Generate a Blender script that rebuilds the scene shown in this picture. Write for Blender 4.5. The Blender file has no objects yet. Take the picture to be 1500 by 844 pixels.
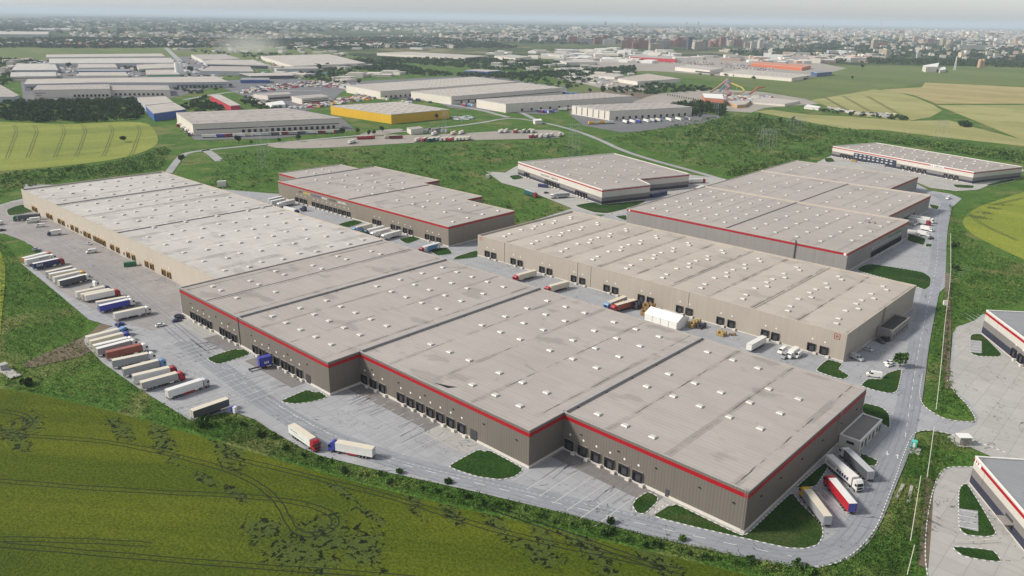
import bpy, bmesh, math, random
import numpy as np
from mathutils import Vector, Matrix
random.seed(7); RNG=np.random.default_rng(11)
S=bpy.context.scene; COL=S.collection
# ---------------------------------------------------------------- camera (hovering drone, 138 m up)
FPX=1144.3; PW,PH=1500,844; CAMZ=138.0
PITCH,ROLL,YAW=math.radians(19.0965),math.radians(0.8904),math.radians(-42.5553)
FW=Vector((math.sin(YAW)*math.cos(PITCH),math.cos(YAW)*math.cos(PITCH),-math.sin(PITCH)))
R0=Vector((math.cos(YAW),-math.sin(YAW),0)); U0=R0.cross(FW)
RT=R0*math.cos(ROLL)+U0*math.sin(ROLL); UP=U0*math.cos(ROLL)-R0*math.sin(ROLL)
cd=bpy.data.cameras.new('camera'); cam=bpy.data.objects.new('camera',cd); COL.objects.link(cam)
cam.matrix_world=Matrix(((RT.x,UP.x,-FW.x,0),(RT.y,UP.y,-FW.y,0),(RT.z,UP.z,-FW.z,CAMZ),(0,0,0,1)))
cd.sensor_width=36; cd.lens=36*FPX/PW; cd.clip_start=1; cd.clip_end=200000
S.camera=cam
# ---------------------------------------------------------------- sky, sun, exposure
SUN_EL,SUN_AZ=38.0,222.0      # azimuth measured clockwise from +Y: the sun stands in (-u,-v)
W=bpy.data.worlds.new('World'); S.world=W; W.use_nodes=True
wn=W.node_tree.nodes; wl=W.node_tree.links
bg=wn['Background']; sky=wn.new('ShaderNodeTexSky'); sky.sky_type='NISHITA'; sky.sun_disc=False
sky.sun_elevation=math.radians(SUN_EL); sky.sun_rotation=math.radians(SUN_AZ)
sky.altitude=100; sky.air_density=1.0; sky.dust_density=1.0; sky.ozone_density=2.0
hs=wn.new('ShaderNodeHueSaturation'); hs.inputs['Saturation'].default_value=.26; wl.new(sky.outputs[0],hs.inputs['Color']); wl.new(hs.outputs[0],bg.inputs[0]); bg.inputs[1].default_value=0.10
sl=bpy.data.lights.new('sun','SUN'); so=bpy.data.objects.new('sun',sl); COL.objects.link(so)
sl.energy=2.7; sl.angle=math.radians(9); sl.color=(1,.93,.82)
sd=Vector((math.sin(math.radians(SUN_AZ))*math.cos(math.radians(SUN_EL)),math.cos(math.radians(SUN_AZ))*math.cos(math.radians(SUN_EL)),math.sin(math.radians(SUN_EL))))
so.rotation_euler=sd.to_track_quat('Z','Y').to_euler(); so.location=(-300,-300,600)
S.view_settings.view_transform='Standard'; S.view_settings.look='None'; S.view_settings.exposure=0.58; S.view_settings.gamma=1
S.render.engine='CYCLES'; S.cycles.use_denoising=True; S.cycles.max_bounces=5; S.cycles.volume_bounces=1
S.cycles.diffuse_bounces=2; S.cycles.glossy_bounces=2; S.cycles.transparent_max_bounces=8
# ---------------------------------------------------------------- helpers
def G(x,y,z=0.0):
    "photo pixel (1500 px wide) -> the world point at height z that it shows"
    d=FW+RT*((x-PW/2)/FPX)-UP*((y-PH/2)/FPX); t=(z-CAMZ)/d.z
    return (d.x*t,d.y*t)
def onplane(x,y,p,n):
    "pixel -> point on the vertical plane through p with normal n"
    d=FW+RT*((x-PW/2)/FPX)-UP*((y-PH/2)/FPX)
    t=(p[0]*n[0]+p[1]*n[1])/(d.x*n[0]+d.y*n[1]); return (d.x*t,d.y*t,CAMZ+d.z*t)
def rgb(h): return tuple(((c/255)/12.92 if c/255<=.04045 else ((c/255+.055)/1.055)**2.4) for c in h)
class NB:
    def __init__(s,m): s.t=m.node_tree; s.n=s.t.nodes; s.l=s.t.links; s.p=None
    def put(s,i,v):
        if hasattr(v,'is_output'): s.l.new(v,i)
        elif isinstance(v,(tuple,list)) and len(v)==3 and i.type=='RGBA': i.default_value=(*v,1)
        else: i.default_value=v
    def pos(s):
        if s.p is None: s.p=s.n.new('ShaderNodeNewGeometry').outputs['Position']
        return s.p
    def xyz(s):
        a=s.n.new('ShaderNodeSeparateXYZ'); s.l.new(s.pos(),a.inputs[0]); return a.outputs
    def m(s,op,a,b=0.0,c=None,clamp=False):
        k=s.n.new('ShaderNodeMath'); k.operation=op; k.use_clamp=clamp
        s.put(k.inputs[0],a); s.put(k.inputs[1],b)
        if c is not None: s.put(k.inputs[2],c)
        return k.outputs[0]
    def noise(s,sc,det=3,rough=.55,vec=None,stretch=None,dist=0):
        k=s.n.new('ShaderNodeTexNoise'); k.inputs['Scale'].default_value=sc; k.inputs['Detail'].default_value=det
        k.inputs['Roughness'].default_value=rough; k.inputs['Distortion'].default_value=dist
        v=vec if vec is not None else s.pos()
        if stretch is not None:
            q=s.n.new('ShaderNodeVectorMath'); q.operation='MULTIPLY'; s.l.new(v,q.inputs[0]); q.inputs[1].default_value=stretch; v=q.outputs[0]
        s.l.new(v,k.inputs['Vector']); return k.outputs['Fac']
    def voro(s,sc,feat='F1',out='Distance',stretch=None):
        k=s.n.new('ShaderNodeTexVoronoi'); k.feature=feat; k.inputs['Scale'].default_value=sc; v=s.pos()
        if stretch is not None:
            q=s.n.new('ShaderNodeVectorMath'); q.operation='MULTIPLY'; s.l.new(v,q.inputs[0]); q.inputs[1].default_value=stretch; v=q.outputs[0]
        s.l.new(v,k.inputs['Vector']); return k.outputs[out]
    def ss(s,x,a,b):
        k=s.n.new('ShaderNodeMapRange'); k.interpolation_type='SMOOTHSTEP'; s.put(k.inputs[0],x); k.inputs[1].default_value=a; k.inputs[2].default_value=b
        return k.outputs[0]
    def mix(s,f,a,b,mode='MIX'):
        k=s.n.new('ShaderNodeMix'); k.data_type='RGBA'; k.blend_type=mode
        s.put(k.inputs[0],f); s.put(k.inputs[6],a); s.put(k.inputs[7],b); return k.outputs[2]
    def mul(s,c,f):
        k=s.n.new('ShaderNodeVectorMath'); k.operation='SCALE'; s.put(k.inputs[0],c); s.put(k.inputs['Scale'],f); return k.outputs[0]
    def bump(s,h,st=.3,d=.1):
        k=s.n.new('ShaderNodeBump'); k.inputs['Strength'].default_value=st; k.inputs['Distance'].default_value=d; s.l.new(h,k.inputs['Height']); return k.outputs[0]
    def line(s,x,period,width,off=0.0):
        "1 inside thin lines every period along coordinate x"
        a=s.m('FRACT',s.m('MULTIPLY',s.m('ADD',x,off),1.0/period)); b=s.m('ABSOLUTE',s.m('SUBTRACT',a,.5))
        return s.m('LESS_THAN',b,width/period*.5)
def newmat(name,rough=.8,metal=0,spec=.3):
    m=bpy.data.materials.new(name); m.use_nodes=True; b=m.node_tree.nodes['Principled BSDF']
    b.inputs['Roughness'].default_value=rough; b.inputs['Metallic'].default_value=metal; b.inputs['Specular IOR Level'].default_value=spec
    return m,NB(m),b
MATS={}
def plain(name,c,rough=.7,var=.15,sc=.4,metal=0,spec=.3):
    "painted or plain surface with soft dirt mottling"
    if name in MATS: return MATS[name]
    m,n,b=newmat(name,rough,metal,spec)
    a=n.noise(sc,4); d=n.noise(sc*9,2)
    f=n.m('ADD',n.m('MULTIPLY',a,var*1.6),n.m('MULTIPLY',d,var*.6)); f=n.m('ADD',f,1-var*1.1)
    n.put(b.inputs['Base Color'],n.mul(c,f)) if False else n.l.new(n.mul(c,f),b.inputs['Base Color'])
    MATS[name]=m; return m
class MB:
    def __init__(s): s.v=[]; s.f=[]; s.m=[]
    def quad(s,a,b,c,d,mi=0):
        i=len(s.v); s.v+=[a,b,c,d]; s.f.append((i,i+1,i+2,i+3)); s.m.append(mi)
    def poly(s,pts,mi=0):
        i=len(s.v); s.v+=pts; s.f.append(tuple(range(i,i+len(pts)))); s.m.append(mi)
    def box(s,x0,x1,y0,y1,z0,z1,mi=0,top=None,M=None,bottom=True):
        i=len(s.v); P=[(x,y,z) for z in (z0,z1) for x,y in ((x0,y0),(x1,y0),(x1,y1),(x0,y1))]
        if M is not None: P=[tuple(M@Vector(q)) for q in P]
        s.v+=P; F=[(0,1,5,4),(1,2,6,5),(2,3,7,6),(3,0,4,7),(4,5,6,7)]+([(3,2,1,0)] if bottom else [])
        s.f+=[tuple(i+k for k in q) for q in F]; s.m+=[mi]*4+[mi if top is None else top]+([mi] if bottom else [])
    def prism(s,pts,z0,z1,mi=0,top=None,cap=True):
        n=len(pts)
        for k in range(n):
            a,b=pts[k],pts[(k+1)%n]; s.quad((*a,z0),(*b,z0),(*b,z1),(*a,z1),mi)
        if cap: s.poly([(*p,z1) for p in pts],mi if top is None else top)
    def bar(s,a,b,w,mi=0):
        a=Vector(a); b=Vector(b); d=(b-a).normalized(); u=d.orthogonal().normalized()*w; v=d.cross(u)
        i=len(s.v)
        for p in (a,b): s.v+=[tuple(p+u),tuple(p+v),tuple(p-u),tuple(p-v)]
        for k in range(4): s.f.append((i+k,i+(k+1)%4,i+4+(k+1)%4,i+4+k)); s.m.append(mi)
    def cyl(s,c,r,axis,h,n=12,mi=0,r2=None):
        c=Vector(c); ax=Vector(axis).normalized(); u=ax.orthogonal().normalized(); v=ax.cross(u); i=len(s.v); r2=r if r2 is None else r2
        for q,rr in ((c,r),(c+ax*h,r2)):
            for k in range(n):
                t=2*math.pi*k/n; s.v.append(tuple(q+(u*math.cos(t)+v*math.sin(t))*rr))
        for k in range(n): s.f.append((i+k,i+(k+1)%n,i+n+(k+1)%n,i+n+k)); s.m.append(mi)
        s.f.append(tuple(i+k for k in reversed(range(n)))); s.m.append(mi); s.f.append(tuple(i+n+k for k in range(n))); s.m.append(mi)
    def mesh(s,name,mats,off=(0,0,0)):
        me=bpy.data.meshes.new(name); me.from_pydata([(a-off[0],b-off[1],c-off[2]) for a,b,c in s.v],[],s.f)
        for m in (mats if isinstance(mats,(list,tuple)) else [mats]): me.materials.append(m)
        if any(s.m): me.polygons.foreach_set('material_index',s.m)
        me.update(); return me
    def build(s,name,mats,parent=None,loc=None):
        off=loc if loc is not None else (tuple(parent.location) if parent else (0,0,0))
        o=bpy.data.objects.new(name,s.mesh(name,mats,off)); COL.objects.link(o)
        if parent: o.parent=parent
        elif loc is not None: o.location=loc
        return o
def tag(o,label=None,cat=None,group=None,kind=None):
    if label: o['label']=label
    if cat: o['category']=cat
    if group: o['group']=group
    if kind: o['kind']=kind
    return o
def empty(name,loc,rz=0,label=None,cat=None,group=None):
    o=bpy.data.objects.new(name,None); o.location=loc; o.rotation_euler=(0,0,rz); o.empty_display_size=2; COL.objects.link(o); return tag(o,label,cat,group)
def inst(name,me,parent=None,loc=(0,0,0),rz=0,mats=None,scale=None):
    o=bpy.data.objects.new(name,me); o.location=loc; o.rotation_euler=(0,0,rz); COL.objects.link(o)
    if parent: o.parent=parent
    if scale: o.scale=scale
    if mats:
        for i,m in enumerate(mats):
            if m: o.material_slots[i].link='OBJECT'; o.material_slots[i].material=m
    return o
def area(p): return sum(p[i][0]*p[(i+1)%len(p)][1]-p[(i+1)%len(p)][0]*p[i][1] for i in range(len(p)))/2
def ccw(p): return list(p) if area(p)>0 else list(p)[::-1]
def inset(p,d):
    n=len(p); out=[]
    for i in range(n):
        a,b,c=Vector(p[i-1]),Vector(p[i]),Vector(p[(i+1)%n]); e=(b-a).normalized(); f=(c-b).normalized()
        n1=Vector((-e.y,e.x)); n2=Vector((-f.y,f.x)); k=n1+n2; L=k.dot(k)
        k=k*(2/max(L,.3)) ; out.append((b.x+k.x*d,b.y+k.y*d))
    return out
def smooth(p,it=2,closed=True,k0=.25):
    for j in range(it):
        k=k0 if j==0 else .25
        q=[]; n=len(p)
        for i in range(n if closed else n-1):
            a,b=p[i],p[(i+1)%n]; q+=[(a[0]*(1-k)+b[0]*k,a[1]*(1-k)+b[1]*k),(a[0]*k+b[0]*(1-k),a[1]*k+b[1]*(1-k))]
        p=q if closed else [p[0]]+q+[p[-1]]
    return p
def sheet(name,pts,z,m,kind='structure'):
    b=MB(); b.poly([(x,y,z) for x,y in ccw(pts)]); o=b.build(name,m); o['kind']=kind; return o
def GP(px): return [G(*p) for p in px]
def ribbon(b,pts,w,z,mi=0,dash=None,gap=0):
    "flat strip along a polyline, optionally dashed"
    L=[0]
    for i in range(1,len(pts)): L.append(L[-1]+math.dist(pts[i-1],pts[i]))
    def at(t):
        for i in range(1,len(pts)):
            if t<=L[i] or i==len(pts)-1:
                k=(t-L[i-1])/max(1e-6,L[i]-L[i-1]); a,c=pts[i-1],pts[i]; return Vector((a[0]+(c[0]-a[0])*k,a[1]+(c[1]-a[1])*k))
    segs=[]
    if not dash and len(pts)>2:
        P=[Vector(p) for p in pts]; E=[]
        for i,p in enumerate(P):
            d=(P[min(i+1,len(P)-1)]-P[max(i-1,0)]).normalized(); E.append(Vector((-d.y,d.x))*w/2)
        for i in range(len(P)-1):
            a,c,m,n=P[i],P[i+1],E[i],E[i+1]; b.quad((a.x+m.x,a.y+m.y,z),(a.x-m.x,a.y-m.y,z),(c.x-n.x,c.y-n.y,z),(c.x+n.x,c.y+n.y,z),mi)
        return
    if dash:
        t=0
        while t<L[-1]: segs.append((t,min(L[-1],t+dash))); t+=dash+gap
    else: segs=[(L[i],L[i+1]) for i in range(len(L)-1)]
    for t0,t1 in segs:
        if t1-t0<1e-3: continue
        a,c=at(t0),at(t1); d=(c-a).normalized() if (c-a).length>1e-6 else Vector((1,0)); n=Vector((-d.y,d.x))*w/2
        b.quad((a.x+n.x,a.y+n.y,z),(a.x-n.x,a.y-n.y,z),(c.x-n.x,c.y-n.y,z),(c.x+n.x,c.y+n.y,z),mi)
def kerb(b,pts,closed=True,seg=1.0,w=.28,h=.13):
    "kerb stones, every other one painted white"
    P=pts+[pts[0]] if closed else pts
    L=[0]
    for i in range(1,len(P)): L.append(L[-1]+math.dist(P[i-1],P[i]))
    n=max(1,int(L[-1]/seg)); j=1; k=0
    for q in range(n):
        t=(q+.5)*L[-1]/n
        while j<len(P)-1 and t>L[j]: j+=1
        a,c=Vector(P[j-1]),Vector(P[j]); d=c-a
        if d.length<1e-6: continue
        f=(t-L[j-1])/d.length; p=a+d*f; an=math.atan2(d.y,d.x)
        M=Matrix.Translation((p.x,p.y,0))@Matrix.Rotation(an,4,'Z'); sl=L[-1]/n/2*.99
        b.box(-sl,sl,-w/2,w/2,0,h,q%2,M=M,bottom=False)
# ---------------------------------------------------------------- surface materials
def grass_mat(name,c1,c2,c3,sc=.06,yellow=None):
    m,n,b=newmat(name,.95,spec=.1)
    a=n.noise(sc,6,.65,dist=.6); d=n.noise(sc*7,4,.6); e=n.noise(sc*30,2,.5)
    f=n.ss(n.m('ADD',n.m('MULTIPLY',a,.6),n.m('MULTIPLY',d,.4)),.36,.64)
    col=n.mix(f,c1,c2); col=n.mix(n.ss(n.noise(sc*.35,5,.6,dist=1.2),.5,.68),col,c3)
    g=n.ss(e,.3,.72); col=n.mul(col,n.m('ADD',n.m('MULTIPLY',g,.75),.6))
    fl=n.m('MULTIPLY',n.m('GREATER_THAN',n.noise(sc*45,1),.755),n.m('GREATER_THAN',n.noise(sc*1.3,3),.5))
    col=n.mix(n.m('MULTIPLY',fl,.35),col,(.5,.5,.36))
    n.l.new(col,b.inputs['Base Color']); n.l.new(n.bump(n.m('ADD',d,n.m('MULTIPLY',e,.5)),.7,1.2),b.inputs['Normal']); return m
M_wild=grass_mat('wild_grass',(.042,.108,.016),(.095,.172,.030),(.165,.18,.060),.05)
M_verge=grass_mat('verge_grass',(.020,.062,.010),(.050,.115,.018),(.070,.095,.026),.09)
M_lawn=grass_mat('lawn',(.018,.054,.009),(.034,.084,.014),(.060,.086,.024),.10)
def crop_mat(name,c1,c2,c3,az,bands=.035):
    m,n,b=newmat(name,.95,spec=.1); X,Y,Z=n.xyz()
    ca,sa=math.cos(az),math.sin(az); across=n.m('SUBTRACT',n.m('MULTIPLY',Y,ca),n.m('MULTIPLY',X,sa)); along=n.m('ADD',n.m('MULTIPLY',X,ca),n.m('MULTIPLY',Y,sa))
    k=n.n.new('ShaderNodeCombineXYZ'); n.l.new(n.m('MULTIPLY',across,1.0),k.inputs[0]); n.l.new(n.m('MULTIPLY',along,.06),k.inputs[1])
    st=n.noise(bands,5,.6,vec=k.outputs[0]); big=n.noise(.012,4,.6,dist=.5); g=n.noise(1.1,3,.7); g2=n.noise(.28,3,.6)
    col=n.mix(n.ss(st,.33,.67),c1,c2); col=n.mix(n.m('MULTIPLY',n.ss(big,.48,.72),.8),col,c3)
    col=n.mul(col,n.m('ADD',n.m('ADD',n.m('MULTIPLY',n.ss(g,.34,.66),.55),n.m('MULTIPLY',n.ss(n.noise(3.1,2,.6),.35,.65),.38)),n.m('ADD',n.m('MULTIPLY',g2,.42),.28)))
    n.l.new(col,b.inputs['Base Color']); n.l.new(n.bump(g,.8,.5),b.inputs['Normal']); return m,n,b,col
M_crop,cn,cb,ccol=crop_mat('barley_crop',(.062,.090,.007),(.106,.128,.010),(.044,.074,.009),math.radians(37),.06)
# lodged (flattened, greyer) crop, with the ragged shade of its edges painted into the colour
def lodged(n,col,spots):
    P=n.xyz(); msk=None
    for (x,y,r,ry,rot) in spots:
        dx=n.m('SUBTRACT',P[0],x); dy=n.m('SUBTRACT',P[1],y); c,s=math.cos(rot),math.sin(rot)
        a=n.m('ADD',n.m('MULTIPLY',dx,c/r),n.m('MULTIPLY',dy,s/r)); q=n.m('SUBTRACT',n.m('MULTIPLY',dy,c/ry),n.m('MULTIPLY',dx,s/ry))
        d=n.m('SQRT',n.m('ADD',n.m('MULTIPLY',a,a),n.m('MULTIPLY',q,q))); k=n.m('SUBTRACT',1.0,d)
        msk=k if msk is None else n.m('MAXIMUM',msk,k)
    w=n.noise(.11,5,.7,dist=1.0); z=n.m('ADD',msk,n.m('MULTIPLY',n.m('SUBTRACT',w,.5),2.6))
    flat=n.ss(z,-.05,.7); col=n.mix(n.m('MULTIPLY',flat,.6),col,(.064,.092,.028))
    edge_shade=n.m('MULTIPLY',n.ss(n.noise(.5,4,.7,dist=.6),.525,.56),n.ss(z,-.10,.18))
    return n.mix(n.m('MULTIPLY',edge_shade,.95),col,(.006,.010,.004))
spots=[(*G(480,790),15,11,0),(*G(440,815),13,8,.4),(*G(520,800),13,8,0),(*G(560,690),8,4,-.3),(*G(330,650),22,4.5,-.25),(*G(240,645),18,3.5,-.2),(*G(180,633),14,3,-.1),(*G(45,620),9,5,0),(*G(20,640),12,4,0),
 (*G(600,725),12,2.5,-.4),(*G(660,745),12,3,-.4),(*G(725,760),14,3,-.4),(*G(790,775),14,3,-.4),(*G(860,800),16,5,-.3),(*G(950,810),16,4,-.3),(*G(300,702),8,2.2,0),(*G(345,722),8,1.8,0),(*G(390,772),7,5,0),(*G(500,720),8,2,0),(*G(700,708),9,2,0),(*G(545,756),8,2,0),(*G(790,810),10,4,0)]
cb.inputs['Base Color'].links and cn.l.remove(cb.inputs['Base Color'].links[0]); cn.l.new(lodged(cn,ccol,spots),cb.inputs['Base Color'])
M_crop2,_n,_b,_c=crop_mat('pale_crop',(.205,.245,.050),(.275,.30,.070),(.165,.21,.050),math.radians(75),.02)
M_crop3,_n,_b,_c3=crop_mat('yellow_crop',(.20,.245,.036),(.265,.295,.045),(.16,.215,.035),math.radians(-20),.03)
M_crop6,_n,_b,_c=crop_mat('straw_crop',(.29,.285,.115),(.36,.345,.15),(.235,.25,.09),math.radians(-10),.015)
M_crop4,_n,_b,_c=crop_mat('dry_crop',(.33,.28,.13),(.41,.35,.165),(.28,.255,.115),math.radians(-10),.015)
M_crop5,_n,_b,_c=crop_mat('meadow',(.105,.150,.045),(.15,.19,.06),(.13,.14,.065),math.radians(-10),.006)
M_tram=plain('tramline_soil',(.018,.022,.008),.95,.4,1.0)
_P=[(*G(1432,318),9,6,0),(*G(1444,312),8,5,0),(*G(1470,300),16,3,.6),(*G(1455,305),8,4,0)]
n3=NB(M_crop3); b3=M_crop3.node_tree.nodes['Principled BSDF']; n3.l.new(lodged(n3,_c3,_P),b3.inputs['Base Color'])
def far_mat():
    m,n,b=newmat('far_countryside',.95,spec=.1)
    k=n.n.new('ShaderNodeTexVoronoi'); k.inputs['Scale'].default_value=.0022
    q=n.n.new('ShaderNodeVectorMath'); q.operation='MULTIPLY'; n.l.new(n.pos(),q.inputs[0]); q.inputs[1].default_value=(1,1.5,0); n.l.new(q.outputs[0],k.inputs['Vector'])
    h=n.n.new('ShaderNodeSeparateColor'); n.l.new(k.outputs['Color'],h.inputs[0])
    col=n.mix(n.ss(h.outputs[0],.2,.8),(.036,.066,.020),(.10,.125,.044)); col=n.mix(n.m('GREATER_THAN',h.outputs[1],.82),col,(.20,.18,.09))
    a=n.noise(.004,6,.7,dist=1); col=n.mix(n.ss(a,.45,.6),col,(.016,.034,.012))
    t=n.noise(.03,4,.7); col=n.mul(col,n.m('ADD',n.m('MULTIPLY',t,.9),.55))
    n.l.new(col,b.inputs['Base Color']); return m
M_far=far_mat()
def concrete_mat(name,c,slab=5.0,tint=(1,1,1),dirt=.35):
    m,n,b=newmat(name,.85,spec=.25); X,Y,Z=n.xyz()
    a=n.noise(.03,5,.6); d=n.noise(.35,5,.65); e=n.noise(2.2,2)
    col=n.mul(c,n.m('ADD',n.m('ADD',n.m('MULTIPLY',a,.42),n.m('MULTIPLY',d,.26)),n.m('ADD',n.m('MULTIPLY',e,.10),.60)))
    pv=n.n.new('ShaderNodeTexVoronoi'); pv.distance='CHEBYCHEV'; pv.inputs['Randomness'].default_value=0; pv.inputs['Scale'].default_value=1/slab
    n.l.new(n.pos(),pv.inputs['Vector']); hs=n.n.new('ShaderNodeSeparateColor'); n.l.new(pv.outputs['Color'],hs.inputs[0])
    col=n.mul(col,n.m('ADD',n.m('MULTIPLY',hs.outputs[0],.10),.95))
    ln=n.m('MAXIMUM',n.line(X,slab,.2),n.line(Y,slab,.2)); col=n.mix(n.m('MULTIPLY',ln,.30),col,(.09,.09,.10))
    cr=n.m('LESS_THAN',n.m('ABSOLUTE',n.m('SUBTRACT',n.noise(.045,4,.6,dist=.7),.5)),.0022); col=n.mix(n.m('MULTIPLY',cr,.7),col,(.06,.06,.07))
    st=n.ss(n.noise(.09,6,.72,dist=.4),.60,.76); col=n.mix(n.m('MULTIPLY',st,dirt),col,(.09,.088,.09))
    sp=n.ss(n.noise(.75,2,.5),.70,.80); col=n.mix(n.m('MULTIPLY',sp,.5),col,(.06,.06,.065))
    n.l.new(col,b.inputs['Base Color']); return m
M_conc=concrete_mat('yard_concrete',(.345,.352,.370)); M_road=concrete_mat('road_concrete',(.275,.290,.318),6.0,dirt=.25)
M_conc2=concrete_mat('pale_concrete',(.40,.39,.37),6.0,dirt=.15); M_asph=concrete_mat('asphalt',(.16,.16,.17),40,dirt=.3)
M_conc3=concrete_mat('brownish_concrete',(.30,.282,.275),5.0,dirt=.4); M_grav=concrete_mat('gravel_lot',(.33,.30,.265),60,dirt=.3)
M_dirt=concrete_mat('bare_earth',(.16,.125,.085),80,dirt=.4)
M_white=plain('white_paint',(.78,.77,.74),.5,.12); M_mark=plain('road_marking',(.62,.62,.61),.7,.35,1.2)
M_kerbg=plain('kerb_concrete',(.27,.27,.27),.8,.2); M_kerbw=plain('kerb_white',(.72,.71,.68),.7,.2)
# ---------------------------------------------------------------- terrain
b=MB(); b.poly([(-60000,-60000,-.6),(60000,-60000,-.6),(60000,60000,-.6),(-60000,60000,-.6)]); o=b.build('ground',M_far); o['kind']='structure'
sheet('grassland',GP([(-900,300),(-700,128),(-200,118),(150,100),(600,92),(1000,104),(1250,98),(1500,104),(2200,120),(2600,500),(2300,1500),(700,1600),(-900,1500)]),-.30,M_wild)
FIELD=[(-900,470),(-300,535),(0,568),(100,587),(200,612),(330,650),(430,681),(560,717),(700,750),(850,784),(1000,819),(1110,846),(1250,885),(1500,990),(1500,1300),(-900,1300)]
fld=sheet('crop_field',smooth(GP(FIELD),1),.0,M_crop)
sheet('small_crop_field',GP([(-260,330),(0,366),(8,390),(7,420),(2,470),(0,500),(-200,600),(-600,560)]),-.1,M_crop3)
sheet('golden_field',smooth(GP([(-300,168),(-150,173),(0,178),(60,181),(100,182),(170,178),(215,179),(228,192),(233,207),(222,218),(190,229),(140,238),(60,246),(0,251),(-150,262),(-300,270)]),1),-.1,M_crop2)
sheet('curved_field',smooth(GP([(1600,255),(1500,281),(1468,291),(1432,303),(1411,318),(1411,331),(1426,344),(1452,358),(1480,371),(1500,380),(1650,450),(1900,300)]),1),-.1,M_crop3)
sheet('far_meadow',GP([(600,98),(930,106),(1060,120),(1190,147),(1290,130),(1350,123),(1420,124),(1500,126),(1900,150),(1900,104),(1500,98),(1250,96),(1000,96),(820,101)]),-.2,M_crop5)
sheet('striped_field',GP([(1187,147),(1240,138),(1280,131),(1312,134),(1342,143),(1366,153),(1380,162),(1362,172),(1330,177),(1250,169)]),-.1,M_crop6)
sheet('dry_field',GP([(1290,131),(1350,128),(1355,121),(1420,124),(1500,128),(1900,150),(1900,170),(1500,152),(1372,152),(1340,140),(1310,134)]),-.05,M_crop4)
sheet('long_field',GP([(1104,163),(1130,161),(1185,168),(1250,171),(1330,177),(1390,176),(1440,190),(1500,205),(1700,260),(1700,270),(1500,214),(1370,200),(1290,190),(1240,189),(1195,181)]),-.08,M_crop6)
sheet('east_field',GP([(1372,154),(1500,154),(1900,172),(1900,290),(1500,206),(1436,180)]),-.1,M_crop6)
sheet('fallow_field',smooth(GP([(845,134),(880,133),(920,133),(958,138),(962,141),(935,145),(885,139)]),1),-.15,M_dirt)
sheet('pasture',GP([(770,126),(845,119),(900,130),(840,138),(810,133)]),-.17,M_crop5)
sheet('village_meadow',GP([(-300,88),(-300,66),(75,70),(240,70),(430,68),(540,85),(380,100),(200,84),(60,90)]),-.25,M_crop5)
sheet('bare_earth_patch',smooth(GP([(30,532),(95,505),(130,490),(150,470),(165,478),(150,492),(130,520),(80,530),(40,540)]),1),-.12,M_dirt)
# tramlines
b=MB()
def tram(px,gap=1.9,w=.42,it=2):
    p=smooth([Vector(G(*q)) for q in px],it,False); p=[Vector(q) for q in p]
    for s in (-1,1):
        q=[]
        for i,a in enumerate(p):
            d=(p[min(i+1,len(p)-1)]-p[max(i-1,0)]).normalized(); wob=.12*math.sin(i*1.7+s); q.append((a.x-d.y*(s*gap/2+wob),a.y+d.x*(s*gap/2+wob)))
        ribbon(b,q,w*random.uniform(.85,1.1),.03+.004*random.random())
for t in ([(-100,700),(0,704),(100,713),(250,722),(350,726),(430,734),(480,748),(495,764),(480,780),(450,785),(430,777),(418,755),(408,735),(380,710),(340,690),(250,665),(150,645),(0,636)],
 [(0,798),(100,807),(250,820),(400,832),(560,842),(700,860)],[(-50,790),(60,790),(180,795),(220,798)],
 [(330,668),(450,697),(600,735),(700,770),(800,795),(900,815),(1000,838)],[(0,634),(30,630),(45,622),(40,608),(0,602)],[(700,735),(780,765),(880,800),(960,830)],[(350,612),(500,668)][:0]): 
    if t: tram(t)
o=b.build('tramlines',M_tram); o['kind']='structure'
b=MB()
for x in (22,52,92,123,163,203): tram([(x-12,232-(x*.02)),(x-8,222),(x-2,205),(x+3,192),(x-2,183)],2.6,.75)
for x in (1225,1255,1290): tram([(x-20,141),(x+5,155),(x+35,172)],4,2.2,1)
tram([(1418,312),(1440,330),(1490,352)],2,.8); tram([(1455,300),(1500,290)],2,.8)
o=b.build('far_tramlines',plain('flattened_stalks',(.085,.105,.025),.95,.3,.5)); o['kind']='structure'
# ---------------------------------------------------------------- yards and roads
YARD=[(-60,300),(0,300),(20,294),(34,291),(36,270)]+[(300,275),(392,283),(408,284),(420,270),(690,312),(700,343),(760,330),(842,304),(880,317),(918,306),(960,285),(1210,236),(1330,262),(1361,279),(1393,284),(1409,291),(1391,307),(1385,325),(1386.5,371),(1384,421),(1369,435),(1364,473),(1356,511),(1351,548),(1345,588),(1369,607),(1391,616),(1428,619),
 (1429,612),(1417,593),(1396,572),(1387,556),(1392,535),(1396,487),(1404,477),(1420,475),(1440,460),(1700,470),(1700,760),(1484,668),(1473,663),(1420,643),(1367,630),(1340,632),(1332,646),(1321,672),(1311,704),(1297,739),(1284,774),(1260,803),(1233,823),(1199,832),(1153,824),(1100,815),(1060,808),(960,787),(900,770),(800,745),(700,721),(560,690),(470,668),(440,655),(400,632),(375,615),(350,606),(330,604),(300,611),(281,617),(205,570),(150,531),(140,520),(125,505),(123,497),(165,478),(150,474),(130,468),(85,430),(31,386),(54,380),(62,371),(54,362),(41,357),(21,343),(0,342),(-60,345)]
sheet('yard',GP(YARD),-.02,M_conc)
sheet('east_yard',GP([(1359,846),(1355,819),(1356,774),(1364,726),(1375,694),(1388,684),(1425,684),(1600,690),(1700,900),(1500,1000),(1362,900)]),-.02,M_conc2)
sheet('west_yard_surface',GP([(-40,303),(0,302),(20,296),(33,294),(60,300),(262,415),(266,470),(225,485),(170,470),(85,425),(40,380),(62,371),(40,355),(0,340),(-40,343)]),.0,M_conc3)
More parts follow.
